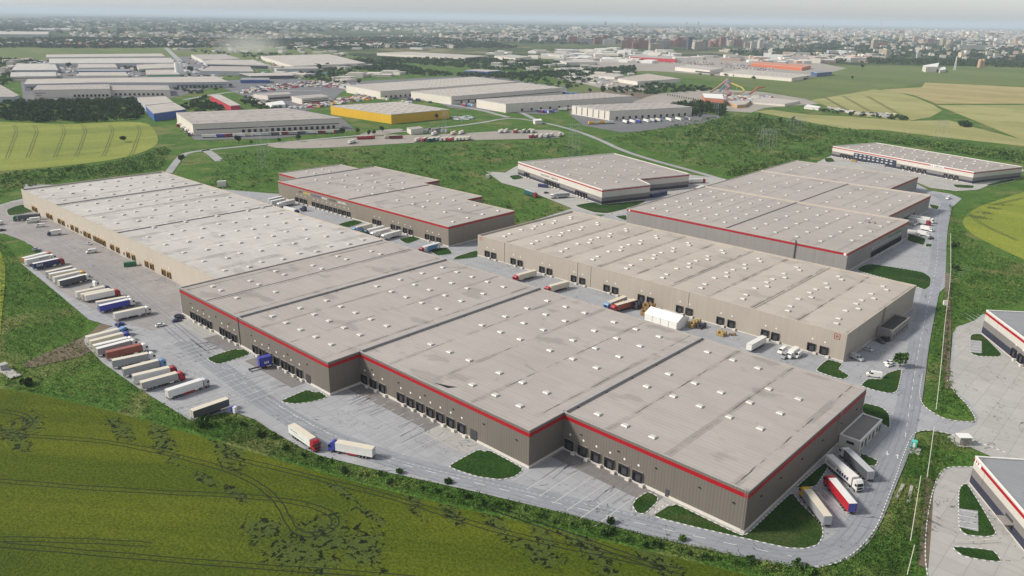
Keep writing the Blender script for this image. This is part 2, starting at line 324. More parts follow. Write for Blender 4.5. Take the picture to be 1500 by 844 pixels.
sheet('truck_court',GP([(1387,640),(1500,690),(1560,700),(1560,480),(1440,465),(1400,480),(1395,540),(1390,556),(1400,572),(1420,590),(1433,610),(1431,622)]),.0,M_conc2)
# ring road carriageway, darker concrete than the yards
RR=[(300,618-8),(360,612),(400,640),(450,664),(560,697),(700,727),(850,760),(960,783),(1100,813),(1160,826)]
b=MB(); road=smooth(GP([(268,500),(330,545),(390,590),(440,622),(500,648),(600,682),(700,706),(850,744),(960,774),(1100,805),(1170,818),(1215,812),(1250,790),(1275,745),(1293,700),(1312,660),(1326,620),(1337,560),(1346,500),(1362,430),(1374,390),(1377,340),(1384,310),(1388,296),(1370,284)]),2,False)
ribbon(b,road,8.5,.012); o=b.build('ring_road',M_road); o['kind']='structure'
b=MB(); ribbon(b,smooth(GP([(246,254),(262,232),(272,224),(300,220),(340,216),(420,208),(520,199),(620,190),(700,181),(745,172),(790,178),(840,190),(880,205),(910,220),(960,236),(1010,249),(1055,262),(1075,268)]),2,False),7,-.05)
ribbon(b,GP([(300,219),(312,227),(322,236)]),9,-.05); ribbon(b,smooth(GP([(745,172),(700,160),(640,150),(620,146)]),1,False),9,-.06)
ribbon(b,smooth(GP([(790,178),(760,163),(715,150)]),1,False),8,-.04); ribbon(b,GP([(243,70),(262,88),(284,106)]),16,-.1); ribbon(b,smooth(GP([(700,104),(760,107),(830,101),(860,100)]),1,False),14,.3)
ribbon(b,smooth(GP([(270,146),(320,137),(370,132),(470,133)]),1,False),9,-.06)
o=b.build('country_road',concrete_mat('pale_road',(.33,.33,.33),30,dirt=.2)); o['kind']='structure'
sheet('lorry_park',smooth(GP([(385,212),(430,207),(500,203),(560,199),(640,197),(700,194),(745,191),(815,190),(830,196),(815,203),(740,204),(640,207),(560,212),(470,217),(410,218)]),1),-.03,M_grav)
sheet('gravel_spur',smooth(GP([(520,197),(560,190),(590,188),(590,192),(545,201)]),1),-.02,M_grav)
sheet('depot_yard',GP([(712,251),(740,253),(757,243),(900,225),(1012,256),(1062,262),(1075,272),(960,288),(918,309),(900,315),(870,314),(840,306),(800,290),(765,276),(735,268)]),-.01,M_conc2)
sheet('north_depot_yard',smooth(GP([(1196,238),(1222,226),(1300,235),(1430,264),(1490,244),(1502,250),(1470,263),(1432,278),(1400,280),(1362,275),(1330,262),(1230,244)]),0),-.005,M_conc2)
sheet('warehouse_forecourt',GP([(258,173),(285,205),(400,203),(520,190),(500,172),(420,157)]),-.06,M_asph)
sheet('logistics_park_yard',GP([(835,168),(855,184),(910,194),(940,192),(1030,180),(1060,171),(1010,160),(930,143),(830,150)]),-.085,M_asph)
sheet('great_warehouse_yard',GP([(505,120),(500,128),(560,142),(640,150),(660,158),(720,163),(800,168),(830,160),(830,128),(760,118),(700,110)]),-.095,M_asph)
sheet('old_depot_yard',GP([(380,150),(330,130),(300,118),(430,115),(520,125),(500,135),(480,155),(440,163)]),-.09,M_asph)
sheet('west_depot_yard',GP([(35,152),(30,118),(60,90),(300,82),(330,124),(240,146)]),-.13,M_asph)
sheet('water_park_ground',GP([(925,150),(960,138),(1040,130),(1120,135),(1180,145),(1200,152),(1120,158),(1100,165),(1020,160)]),-.05,M_grav)
sheet('site_ground',GP([(800,112),(880,108),(960,116),(965,132),(900,134),(860,124)]),-.1,M_grav)
sheet('retail_park_ground',GP([(820,85),(1040,82),(1200,92),(1240,100),(1195,112),(1070,112),(960,104),(870,104)]),-.12,M_grav)
# grass islands with painted kerbs
ISL=[[(12,316),(9,307),(33,299),(53,309),(31,314)],[(301,525),(344,511),(351,513),(357,511),(369,518.7),(318.7,535)],
[(408.7,588.5),(450,570.7),(460.7,575),(468.7,574),(480.5,582),(458,589),(431,592)],[(656,683),(700.7,658.5),(710,661.7),(716.7,659.5),(768.7,687),(754,699),(732.7,703),(700.7,699),(668.7,689)],
[(926,740),(932,731),(949.3,720),(964,728),(962.7,736),(944,753.7),(932,751)],[(953,756),(974.7,739),(982.7,741.7),(990.7,738.5),(1030,758),(1088,786),(1100,778),(1160,720),(1170,735),(1204,768),(1206,784),(1199,798),(1180,804),(1153,803),(1100,791),(1020,773)],
[(1166,714),(1185,697),(1207,678),(1214,684),(1202,702),(1196,712),(1176,716)],[(1259,663),(1287,675),(1281,684),(1262,680)],[(1265,590),(1292,597),(1303,607),(1304,628),(1290,620),(1262,604)],
[(1260,565),(1271,555),(1292,556),(1298,547),(1322,540),(1315,573),(1305,577),(1281,572)],[(1193,543),(1212,526),(1235,533),(1228,541),(1245,551),(1236,556),(1222,553)],
[(1251,396),(1271,386),(1324,394),(1353,399),(1364,407),(1363,419),(1355,425),(1340,419)],[(1328,352),(1331,343),(1357,350),(1353,360),(1340,356)],[(1357,357),(1366,358),(1364,362),(1355,361)],
[(1361,299),(1376,302),(1374,307),(1364,305)],[(840,301),(871,296),(881,300),(951,293),(927,304),(889,313),(868,311)],[(900,317),(918,315),(918,323),(912,322)],
[(745,258),(760,256),(768,261),(752,264)],[(1207,232),(1218,231),(1224,237),(1210,238)],[(1395,270),(1428,272),(1425,276),(1400,275)],[(1443,271),(1485,261),(1487,265),(1450,273)],
[(1315,249),(1345,253),(1360,261),(1400,279),(1361,275),(1320,262)][:0],
[(1421,490),(1438,489),(1468,519),(1464,523),(1432,522),(1420,517)],[(1404,716),(1416,706),(1462,783),(1445,787),(1415,784),(1404,774)],[(1392,800),(1456,806),(1468,824),(1440,821),(1410,815)],
[(493,329),(519,322),(534,326),(510,334)],[(583,350),(610,345),(617,350),(596,358)],[(628,366),(655,362),(664,372),(640,375)],[(700,377),(684,379),(663,381),(668,376),(700,366)]]
ISL=[i for i in ISL if i]
b=MB(); k=MB()
for i,p in enumerate(ISL):
    q=smooth(GP(p),2,True,.14); q=ccw(q); b.prism(q,-.02,.11,0); kerb(k,q)
for px in ([(1332,646),(1340,632),(1367,630),(1420,643),(1473,663)],[(1351,548),(1345,588),(1369,607),(1391,616),(1428,619),(1429,612),(1417,593),(1396,572),(1387,556)],[(1332,646),(1321,672),(1311,704),(1297,739),(1284,774),(1260,803),(1233,823),(1199,832),(1153,824)],[(1359,846),(1355,819),(1356,774),(1364,726),(1375,694),(1388,684),(1425,684)],[(1437,650),(1500,652)][:0]):
    if px: kerb(k,smooth(GP(px),2,False),False)
o=b.build('grass_island',M_lawn); o['kind']='structure'; b=MB()
for px in ([(1419,498),(1438,500),(1438,518),(1419,516)],[(1402.5,745),(1432.5,749),(1433,779),(1403,772)]): b.prism(ccw(GP(px)),.0,.125)
o=b.build('paved_bay',M_conc); o['kind']='structure'
o=k.build('kerb',[M_kerbg,M_kerbw]); o['kind']='structure'
# painted markings
b=MB()
def uline(u,v0,v1,w=.18): ribbon(b,[(u,v0),(u,v1)],w,.03)
ZM=.03
ribbon(b,smooth(GP([(500,652),(560,672),(640,694),(700,708),(800,733),(900,758),(1000,782),(1100,803),(1160,815)]),2,False),.22,ZM,dash=3.5,gap=5)
ribbon(b,smooth(GP([(400,588),(440,613),(480,634),(520,653),(600,681),(700,703),(760,718),(850,737),(940,757)]),2,False),.16,ZM,dash=1,gap=1)
ribbon(b,smooth(GP([(1326,640),(1334,585),(1344,520),(1358,452),(1368,410),(1374,370),(1374,330),(1380,305)]),2,False),.22,ZM,dash=3.5,gap=5)
ribbon(b,smooth(GP([(272,497),(330,541),(400,590),(450,620),(500,645)]),2,False),.18,ZM,dash=3.5,gap=6)
for u in np.arange(-228.5,-176,5.4): uline(u,162,143)
for u in np.arange(-136.8,-108,5.3): uline(u,177,157)
for u in np.arange(-318,-296,4.2): uline(u,142,126)
for u in np.arange(-282,-250,5.2): uline(u,145,128)
for v in np.arange(462,520,4.2): ribbon(b,[(-146,v),(-100,v)],.2,ZM)
for u in np.arange(-515,-455,4.3): ribbon(b,[(u,316),(u,302)],.2,ZM)
for i in range(14):
    t=i/13; a=Vector(G(200+(283-200)*t,566+(612-566)*t)); ribbon(b,[tuple(a),(a.x+3.0,a.y+20)],.18,ZM)
for i in range(7):
    t=i/6; a=Vector(G(1240+t*60,556-t*66)) 
for i in range(13):
    a=Vector((-101.5,(327+i*5.6))); ribbon(b,[(a.x,a.y),(a.x+8,a.y)],.16,ZM)
for i in range(4):
    t=i/3; p=G(1403,747+24*t); q=G(1432+.5*t,752+24*t); ribbon(b,[p,q],.22,.14)
for i in range(5):
    t=i/4; p=G(1420,499+16*t); q=G(1437,501+16*t); ribbon(b,[p,q],.22,.14)
for i in range(5): ribbon(b,[G(1404+9*i,457+i),G(1425+10*i,472+i*.5)],.2,ZM)
for p,q in (((1198,721),(1230,760)),((1206,718),(1243,754)),((1255,729),(1225,692)),((1265,705),(1235,668))): ribbon(b,[G(*p),G(*q)],.3,ZM)
def arrow(px,ang,s=1.6):
    c=Vector(G(*px)); d=Vector((math.cos(ang),math.sin(ang))); n=Vector((-d.y,d.x))
    ribbon(b,[tuple(c-d*s),tuple(c+d*s*.2)],.35,ZM); b.poly([(*(c+d*s*.2+n*s*.4),ZM),(*(c+d*s*.2-n*s*.4),ZM),(*(c+d*s),ZM)])
arrow((1299.7,664),math.radians(-70)); arrow((1314.7,668.5),math.radians(110))
o=b.build('road_marking',M_mark); o['kind']='structure'
# tyre marks worn along the lanes
b=MB()
def tracks(px,offs,w=.5):
    p=[Vector(q) for q in smooth([Vector(G(*q)) for q in px],2,False)]
    for o_ in offs:
        q=[]
        for i,a in enumerate(p):
            d=(p[min(i+1,len(p)-1)]-p[max(i-1,0)]).normalized(); q.append((a.x-d.y*(o_+.15*math.sin(i*.9+o_)),a.y+d.x*(o_+.15*math.sin(i*.9+o_))))
        ribbon(b,q,w,.020)
tracks([(500,652),(600,686),(700,709),(850,747),(960,777),(1100,808),(1170,821),(1218,815),(1254,792),(1280,745),(1298,700),(1316,660),(1330,620),(1341,560),(1350,500)],(-2.9,-1.1,1.2,3.0),.45)
tracks([(268,500),(330,545),(390,590),(440,622),(500,650)],(-2.5,-.6,1.5,3.4),.6)
tracks([(60,335),(110,370),(170,410),(240,470),(300,520)],(-3,-1.2,2,4),.6)
for _ in range(70):
    u,v,L_=random.choice([(random.uniform(-228,-178),166,1),(random.uniform(-139,-106),183,1),(random.uniform(-316,-296),151,1),(random.uniform(-280,-250),151,1)])
    y0=v-random.uniform(1.5,7); y1=y0-random.uniform(3,14); du=random.uniform(-.8,.8); ribbon(b,[(u,y0),(u+du,(y0+y1)/2),(u+du*2.4,y1)],random.uniform(.25,.5),.024)
o=b.build('tyre_mark',concrete_mat('tyre_worn_concrete',(.24,.25,.27),5.0,dirt=.5)); o['kind']='structure'
# slabs at doors, dark loading aprons
b=MB()
for u0,u1,v0,v1 in ((-232.5,-175,159.8,165.9),(-143.5,-104,177,183.3),(-321,-294,144.5,151.2),(-285,-249,145,151.2)): b.poly([(u0,v0,.008),(u1,v0,.008),(u1,v1,.008),(u0,v1,.008)])
M_apron=concrete_mat('worn_loading_apron',(.21,.195,.19),3.0,dirt=.6); o=b.build('loading_apron',M_apron); o['kind']='structure'
b=MB()
for u0,u1,v0,v1 in ((-357,-320,145,151.2),(-186,-165,157.5,166),(-103.5,-77.4,182,183.6)): b.poly([(u0,v0,.010),(u1,v0,.010),(u1,v1,.010),(u0,v1,.010)])
b.poly([(*G(x,y),.122) for x,y in ((946,754),(968,732),(980,741),(955,757))])
o=b.build('footpath',M_conc2); o['kind']='structure'
# ---------------------------------------------------------------- building materials
def wall_mat(name,c,period=1.1,amp=.16,rough=.6,hsa=.14):
    m,n,b=newmat(name,rough,spec=.3); X,Y,Z=n.xyz()
    w=n.m('FRACT',n.m('MULTIPLY',n.m('ADD',X,Y),1/period)); rib=n.m('LESS_THAN',w,.28)
    a=n.noise(.06,4,.6); s=n.noise(.5,4,.6,stretch=(1,1,.06))
    hs=n.line(n.m('ADD',X,Y),period*6,.12)
    f=n.m('ADD',n.m('ADD',n.m('MULTIPLY',a,.16),n.m('MULTIPLY',s,.20)),.82); f=n.m('SUBTRACT',f,n.m('MULTIPLY',rib,amp)); f=n.m('SUBTRACT',f,n.m('MULTIPLY',hs,hsa))
    n.l.new(n.mul(c,f),b.inputs['Base Color']); return m
def roof_mat(name,c,bay,off,stain_shade=.5,seam=1.9,patch=.25,axis=0,ww=2.6):
    "membrane roof: seams along u, drain lines and stains along v (a wide ww also paints slope shade), repair patches"
    m,n,b=newmat(name,.85,spec=.25); X,Y,Z=n.xyz(); U,V=(X,Y) if axis==0 else (Y,X)
    a=n.noise(.02,5,.6); d=n.noise(.12,5,.65,stretch=(.5,1.6,1)); e=n.noise(1.6,2)
    f=n.m('ADD',n.m('ADD',n.m('MULTIPLY',a,.30),n.m('MULTIPLY',d,.26)),n.m('ADD',n.m('MULTIPLY',e,.08),.68))
    f=n.m('SUBTRACT',f,n.m('MULTIPLY',n.line(V,seam,.22),n.m('ADD',n.m('MULTIPLY',d,.26),.02)))
    # strips of membrane of slightly different age
    k=n.n.new('ShaderNodeTexWhiteNoise'); k.noise_dimensions='2D'; cb=n.n.new('ShaderNodeCombineXYZ')
    n.l.new(n.m('FLOOR',n.m('MULTIPLY',V,1/seam)),cb.inputs[0]); n.l.new(n.m('FLOOR',n.m('MULTIPLY',U,1/11.3)),cb.inputs[1]); n.l.new(cb.outputs[0],k.inputs['Vector'])
    f=n.m('ADD',f,n.m('MULTIPLY',n.m('SUBTRACT',k.outputs['Value'],.5),.055))
    pt=n.m('MULTIPLY',n.ss(n.noise(.05,3,.5,stretch=(1,1.6,1)),.60,.66),patch); f=n.m('SUBTRACT',f,n.m('MULTIPLY',pt,.5))
    col=n.mul(c,f)
    wob=n.m('ADD',U,n.m('MULTIPLY',n.noise(.12,3),.9))
    ln=n.m('MULTIPLY',n.line(wob,bay,.5,off),n.ss(n.noise(.07,4,.7,stretch=(1,1,1)),.42,.60)); col=n.mix(n.m('MULTIPLY',ln,stain_shade*.9),col,(.06,.055,.05))
    wide=n.m('MULTIPLY',n.line(wob,bay,ww,off),n.ss(n.noise(.05,4,.7),.40,.65)); col=n.mix(n.m('MULTIPLY',wide,stain_shade*.38),col,(.13,.115,.105))
    g=n.ss(n.noise(.2,5,.75,dist=.5),.66,.76); col=n.mix(n.m('MULTIPLY',g,.35),col,(.10,.09,.08))
    n.l.new(col,b.inputs['Base Color']); n.l.new(n.bump(d,.15,.2),b.inputs['Normal']); return m
W_taupe=wall_mat('taupe_cladding',(.168,.147,.127)); W_beige=wall_mat('beige_cladding',(.39,.347,.295),1.1,.07); W_cream=wall_mat('cream_cladding',(.475,.42,.355),1.1,.04)
W_grey=wall_mat('grey_cladding',(.25,.235,.225),.93,.0,hsa=.34); W_warm=wall_mat('warm_grey_cladding',(.225,.195,.16),1.1,.08)
W_white=wall_mat('white_cladding',(.54,.51,.46),1,.0,hsa=.2); W_mid=wall_mat('mid_grey_cladding',(.20,.185,.18),1,.0,hsa=.2); W_navy=wall_mat('dark_blue_cladding',(.035,.038,.062),1,.0,hsa=.2)
RF1=roof_mat('taupe_roof',(.39,.356,.331),22.3,4,1.0,1.9,.35); RFc=roof_mat('pale_grey_roof',(.505,.482,.452),22.56,-.2,1.0,1.9,.3,ww=8.5); RFd=roof_mat('beige_roof',(.44,.393,.345),22.31,3.2,1.3); RFe=roof_mat('stone_roof',(.39,.356,.33),14.5,5,.55)  # pale grey roof: broad bay bands paint slope shade over the valley dirt
RFf=roof_mat('grey_roof',(.36,.325,.30),30,0,.5); RFg=roof_mat('light_roof',(.46,.425,.385),14,0,.5); RFi=roof_mat('blue_grey_roof',(.27,.28,.295),14,0,.3)
M_red=plain('red_trim',(.34,.006,.014),.5,.12); M_cop=plain('parapet_coping',(.46,.41,.35),.6,.2); M_copd=plain('grey_coping',(.27,.262,.265),.6,.2)
M_plinth=plain('pale_plinth',(.62,.58,.52),.8,.2); M_rub=plain('black_rubber',(.014,.014,.017),.7,.3); M_door=plain('dock_door_grey',(.055,.055,.062),.5,.25); M_trim=plain('galvanised_trim',(.33,.31,.29),.5,.2,metal=.3)
M_sky=plain('skylight_dome',(.55,.53,.49),.35,.12,.8); M_skb=plain('skylight_kerb',(.42,.40,.37),.7,.2); M_wood=plain('ochre_frame',(.42,.27,.045),.7,.3); M_wood2=plain('brown_frame',(.20,.12,.05),.7,.3)
M_glass=plain('dark_glass',(.02,.025,.035),.12,.2,spec=.6); M_steel=plain('dark_steel',(.10,.10,.11),.5,.2,metal=.4)
M_navy=W_navy
def dock_meshes(fr,dm,trim):
    s=MB()
    for x0,x1,z0,z1 in ((-1.75,-1.3,1.0,4.5),(1.3,1.75,1.0,4.5),(-1.3,1.3,3.85,4.5)): s.box(x0,x1,0.003,.75,z0,z1,0)
    for x0,x1,z0,z1 in ((-1.87,-1.755,.9,4.62),(1.755,1.87,.9,4.62),(-1.755,1.755,4.505,4.62)): s.box(x0,x1,0.003,.32,z0,z1,1)
    d=MB(); d.box(-1.297,1.297,.004,.14,1.05,3.847,0); 
    for z in (1.7,2.4,3.1): d.box(-1.25,1.25,.14,.16,z,z+.06,1)
    n=MB(); n.box(-.33,.33,.003,.08,6.2,6.85)
    k=MB(); k.box(-2.75,-1.3,.01,1.25,.0,1.05,0); k.box(-1.29,1.29,.01,.5,.85,1.02,1)
    return (s.mesh('dock_shelter',[fr,trim]),d.mesh('dock_door',[dm,M_steel]),n.mesh('number_plate',M_white),k.mesh('bumper_block',[M_plinth,M_rub]))
DK=dock_meshes(M_rub,M_door,M_trim); DKw=dock_meshes(M_wood2,M_door,M_wood); DKd=dock_meshes(M_rub,M_steel,M_navy)
def dock(par,x,y,ang,D=DK,plate=True,block=True):
    s=inst('dock_shelter',D[0],par,(x-par.location.x,y-par.location.y,0),ang)
    inst('dock_door',D[1],s)
    if plate: inst('number_plate',D[2],par,(x-par.location.x,y-par.location.y,0),ang)
    if block: inst('bumper_block',D[3],par,(x-par.location.x,y-par.location.y,0),ang)
q=MB(); q.box(-1.25,1.25,-1.05,1.05,-.1,.32,1); i=len(q.v)
q.v+=[(-1.33,-1.13,.32),(1.33,-1.13,.32),(1.33,1.13,.32),(-1.33,1.13,.32),(-1.05,-.85,.72),(1.05,-.85,.72),(1.05,.85,.72),(-1.05,.85,.72)]
q.f+=[tuple(i+k for k in t) for t in ((0,1,5,4),(1,2,6,5),(2,3,7,6),(3,0,4,7),(4,5,6,7),(3,2,1,0))]; q.m+=[0]*6
SKM=q.mesh('skylight',[M_sky,M_skb])
def warehouse(name,label,poly,H,bands,roof,stripe=None,plinth=.9,coping=M_cop,docks=(),sky=(),ridges=(),rz=0,group=None,stripe_edges=None,sksc=1,cat='warehouse',stuffsky=(),fold=0):
    poly=ccw(poly); cx=sum(p[0] for p in poly)/len(poly); cy=sum(p[1] for p in poly)/len(poly)
    e=empty(name,(cx,cy,0),0,label,cat,group)
    w=MB(); mats=[m for _,m in bands]; z0=0 if plinth==0 else 0
    for i,(z1,m) in enumerate(bands):
        w.prism(poly,z0,z1,i,cap=False); z0=z1
    w.build('wall',mats,e)
    inn=inset(poly,.35); w=MB(); w.prism(inn[::-1],H-1.05,H,0,cap=False); w.build('parapet_lit_face',M_cop,e)  # inner parapet face paler than the wall: sunlit brightness put into its colour
    r=MB(); rp=inset(poly,.33)
    if fold:
        xs=[p[0] for p in rp]; ys=[p[1] for p in rp]; x0,x1,y0,y1=min(xs),max(xs),min(ys),max(ys); nb=max(1,round((x1-x0)/fold)); st=(x1-x0)/nb
        for k in range(nb):
            a,m_,b_=x0+k*st,x0+(k+.5)*st,x0+(k+1)*st
            r.quad((a,y0,H-1.0),(m_,y0,H-.35),(m_,y1,H-.35),(a,y1,H-1.0)); r.quad((m_,y0,H-.35),(b_,y0,H-1.0),(b_,y1,H-1.0),(m_,y1,H-.35))
    else: r.poly([(*p,H-.5) for p in rp])
    r.build('roof',roof,e)
    c=MB(); o=inset(poly,-.06); n=len(o); ii=inset(poly,.42)
    for k in range(n):
        a,b=o[k],o[(k+1)%n]; a2,b2=ii[k],ii[(k+1)%n]
        c.quad((*a,H+.06),(*b,H+.06),(*b2,H+.06),(*a2,H+.06)); c.quad((*a,H-.22),(*b,H-.22),(*b,H+.06),(*a,H+.06)); c.quad((*b2,H-.22),(*a2,H-.22),(*a2,H+.06),(*b2,H+.06))
    c.build('parapet_coping',coping,e)
    if stripe:
        z0,z1,sm=stripe; st=MB(); q=inset(poly,-.07); qi=inset(poly,-.0)
        for k in range(n):
            if stripe_edges and k not in stripe_edges: continue
            a,b=q[k],q[(k+1)%n]; st.quad((*a,z0),(*b,z0),(*b,z1),(*a,z1)); a2,b2=poly[k],poly[(k+1)%n]; st.quad((*a,z1),(*b,z1),(*b2,z1),(*a2,z1))
        st.build('coloured_stripe',sm,e)
    if plinth:
        p=MB(); q=inset(poly,-.12)
        for k in range(n):
            a,b=q[k],q[(k+1)%n]; a2,b2=poly[k],poly[(k+1)%n]; p.quad((*a,0),(*b,0),(*b,plinth),(*a,plinth)); p.quad((*a,plinth),(*b,plinth),(*b2,plinth),(*a2,plinth))
        p.build('plinth',M_plinth,e)
    for (a,b,hh,ww,*rm) in ridges:
        g=MB(); d=(Vector(b)-Vector(a)).normalized(); nn=Vector((-d.y,d.x))*ww
        pts=[(a[0]+nn.x,a[1]+nn.y),(a[0]-nn.x,a[1]-nn.y),(b[0]-nn.x,b[1]-nn.y),(b[0]+nn.x,b[1]+nn.y)]
        g.prism(ccw(pts),H-.6,H+hh,0,1); g.build('fire_wall_ridge',rm*2 if rm else [M_copd,M_copr],e)
    for d in docks: dock(e,*d)
    for (x,y) in sky: inst('skylight',SKM,e,(x-cx,y-cy,H-.5),rz,scale=(sksc*.92,sksc*.92,.85))
    if stuffsky:
        t=MB()
        for (x,y) in stuffsky:
            M=Matrix.Translation((x,y,H-.5))@Matrix.Rotation(rz,4,'Z'); t.box(-1.25*sksc,1.25*sksc,-1.05*sksc,1.05*sksc,-.1,.6,M=M)
        t=t.build('skylights',M_sky,e); t['kind']='stuff'
    return e
M_copr=plain('ridge_flashing',(.36,.345,.335),.6,.25)
def on_v(px,v): return [onplane(x,y,(0,v),(0,-1))[0] for x,y in px]
PI=math.pi
# ---- front warehouse, three stepped sections
A0=[(284,468),(292,473),(300.5,478),(308.8,483),(326.7,489),(335.5,494),(344.8,499),(375.3,515),(385.5,520),(395.3,527),(406.5,533),(417.5,538),(428,545),(440,551)]
A1=[(535.3,560),(548,567),(561,573),(588,586),(602,593),(616,600),(631,608),(645.5,615),(660.7,622),(676.7,630)]
A2=[(834.7,656),(853.9,665),(872.8,673),(892.8,682),(913.6,692),(934,702)]
dk=[(u,151.7,PI) for u in on_v(A0,151.7)]+[(u,166.4,PI) for u in on_v(A1,166.4)]+[(u,183.8,PI) for u in on_v(A2,183.8)]
W1=[(-355,151.7),(-233,151.7),(-233,166.4),(-144.2,166.4),(-144.2,183.8),(-77.6,183.8),(-77.6,273.8),(-355,273.8)]
sk=[]
for u in (-291,-280,-269,-258,-247): sk+=[(u,v) for v in (163,177,191,220,234.5,249,263)]
for u in (-219,-208,-197,-181,-169.5,-158): sk+=[(u,v) for v in ((191,220,234.5,249,263) if u<-190 else (177,191,220,234.5,249,263))]
for u in (-135.5,-124.5,-114): sk+=[(u,v) for v in (191,220,234.5,263)]
sk+=[(u,v) for u in (-103,-92) for v in (220,234.5,249)]
for u in (-346,-338,-323,-312): sk+=[(u+(v%2)*5,v) for v in (164,181,198,217,236,255)]
h=warehouse('front_warehouse','huge taupe warehouse in front with stepped facade and red stripe',W1,13.9,[(13.9,W_taupe)],RF1,(11.45,12.75,M_red),.95,M_copr,dk,sk[:100],
  [((-300,152.2),(-300,273.3),.35,.5),((-233,167),(-233,273.3),.45,.55),((-144.2,184.3),(-144.2,273.3),.45,.55),((-330,152.2),(-330,273.3),-.25,.25),((-233.9,167),(-233.9,273.2),.2,.12),((-145.1,184.3),(-145.1,273.2),.2,.12)])
def pdoor(par,u,v,w=1.1,z0=0,z1=2.6,m=None,name='personnel_door'):
    b=MB(); b.box(u-w,u+w,v-.06,v+.0,z0,z1,0); return b.build(name,m or M_steel,par)
pdoor(h,*[on_v([(452,556)],151.7)[0],151.55],1.5,.3,4.0,M_door,'roller_door'); pdoor(h,on_v([(694,637)],166.4)[0],166.25,1.6,.3,4.2,M_door,'roller_door'); pdoor(h,on_v([(977,725)],183.8)[0],183.65,.6,.3,2.9)
# caged ladder at the near corner and drain pipe, roof tear
def ladder(par,x,y,nx,ny,H,mat):
    b=MB(); t=(-ny,nx)
    for s in (-.35,.35): b.bar((x+t[0]*s+nx*.2,y+t[1]*s+ny*.2,.3),(x+t[0]*s+nx*.2,y+t[1]*s+ny*.2,H+1.1),.05)
    for z in np.arange(.6,H+1,.45): b.bar((x-t[0]*.35+nx*.2,y-t[1]*.35+ny*.2,z),(x+t[0]*.35+nx*.2,y+t[1]*.35+ny*.2,z),.03)
    for z in np.arange(3,H+1.2,.9):
        P=[(x+t[0]*a+nx*(.2+c),y+t[1]*a+ny*(.2+c),z) for a,c in ((-.35,0),(-.45,.45),(0,.75),(.45,.45),(.35,0))]
        for p,q in zip(P,P[1:]): b.bar(p,q,.03)
    return b.build('caged_ladder',mat,par)
ladder(h,-78.2,183.8,0,-1,13.9,M_trim); ladder(h,-77.6,249.5,1,0,13.9,M_trim)
b=MB(); b.box(-300.2,-299.9,151.45,151.69,.5,13.9); b.build('drain_pipe',M_steel,h)
# wall vents, lamps
for u,v in [(u,151.4) for u in (-345,-333,-321,-309,-290,-276,-262,-248)]+[(u,166.1) for u in (-226,-210,-195,-180,-165,-150)]+[(u,183.5) for u in (-137,-122,-108,-93,-82)]:
    b=MB(); b.box(u,u+.7,v,v+.29,8.2,8.5); b.build('wall_lamp',M_rub,h)
for v in (192,205,220,236,252,266): b=MB(); b.box(-77.59,-77.3,v,v+.7,8.2,8.5); b.build('wall_lamp',M_rub,h)
b=MB(); c=G(652,565,13.5); b.poly([(c[0]-5,c[1]-1.2,13.44),(c[0]+2,c[1]-.6,13.44),(c[0]+4,c[1]+2.5,13.44),(c[0]+1,c[1]+1.0,13.44)]); b.build('roof_tear',M_rub,h)
for u in (-299,-232,-143.2,-301,-234,-145.4):
    for v in range(170 if u<-234 else 190,272,16): b=MB(); b.box(u-.25,u+.25,v,v+.5,13.38,13.55); b.build('roof_drain',M_rub,h)
# ---- cream warehouse
cl=[[(50,308),(54,310)],[(71,318),(76,321)],[(88,327),(94,331)],[(107,337),(114,342)],[(126,347),(132,350)],[(140,353),(145,356),(150,359),(154,362)],[(166,367),(174,371)],[(189,377),(197,382)],[(216,391),(224,396)],[(241,403),(249,408)]]
dk=[(u,171.0,PI,DKw,True,False) for g in cl for u in on_v(g,171.0)]
rows=[-635+22.5*i for i in range(13)]
sk=[(u+(1.5 if j%2 else -1.5),v) for u in rows for j,v in enumerate((181,193,202,213,225,234,245,256))]
ex=[(u,267) for u in rows]
hc=warehouse('cream_warehouse','long cream walled warehouse with pale grey roof and ochre dock doors',[(-648.5,171),(-355.2,171),(-355.2,275.5),(-648.5,275.5)],13.5,[(13.5,W_cream)],RFc,None,0,M_cop,dk,sk[:100],
  [((-579,171.4),(-579,275.1),.1,.3),((-478,171.4),(-478,275.1),.1,.3),((-579+44,171.4),(-579+44,275.1),-.4,.2)],sksc=1.1,stuffsky=sk[100:]+ex,fold=22.5)
b=MB()
for u in (-560,-537,-515,-490,-470,-440,-410,-385): b.box(u,u+.5,170.4,170.99,1.5,3.2)
b.build('wall_cabinet',M_trim,hc)
# ---- long beige warehouse behind the alley
dd=[(714,377),(723.3,379.5),(751.9,388),(762,390.7),(794,400),(804.8,403),(840.5,413),(852.8,416.5),(888.5,427.5),(900.8,430.7),(938.7,442.7),(952,446),(995,458),(1009,461),(1054.7,473.5),(1070.7,479),(1120,492),(1134.7,499),(1187.5,514.7),(1205.6,520.8)]
dk=[(u,323.8,PI) for u in on_v(dd,323.8)]
sk=[]
for i in range(10):
    u=-315+22.4*i; sk+=[(u+s*1.6,v) for s,v in ((1,334),(0,340.5),(-1,353),(1,360),(-1,366),(-1,373),(1,380),(-1,386),(1,398),(-1,402))]
hd=warehouse('beige_warehouse','long beige warehouse across the alley with small red square logo',[(-326.2,323.8),(-103.1,323.8),(-103.1,415.2),(-326.2,415.2)],12.8,[(12.8,W_beige)],RFd,None,.4,M_cop,dk,sk[:100],
  [((-326.2+44.7*k,324.2),(-326.2+44.7*k,414.8),-.55,.2) for k in range(1,5)],fold=22.31)
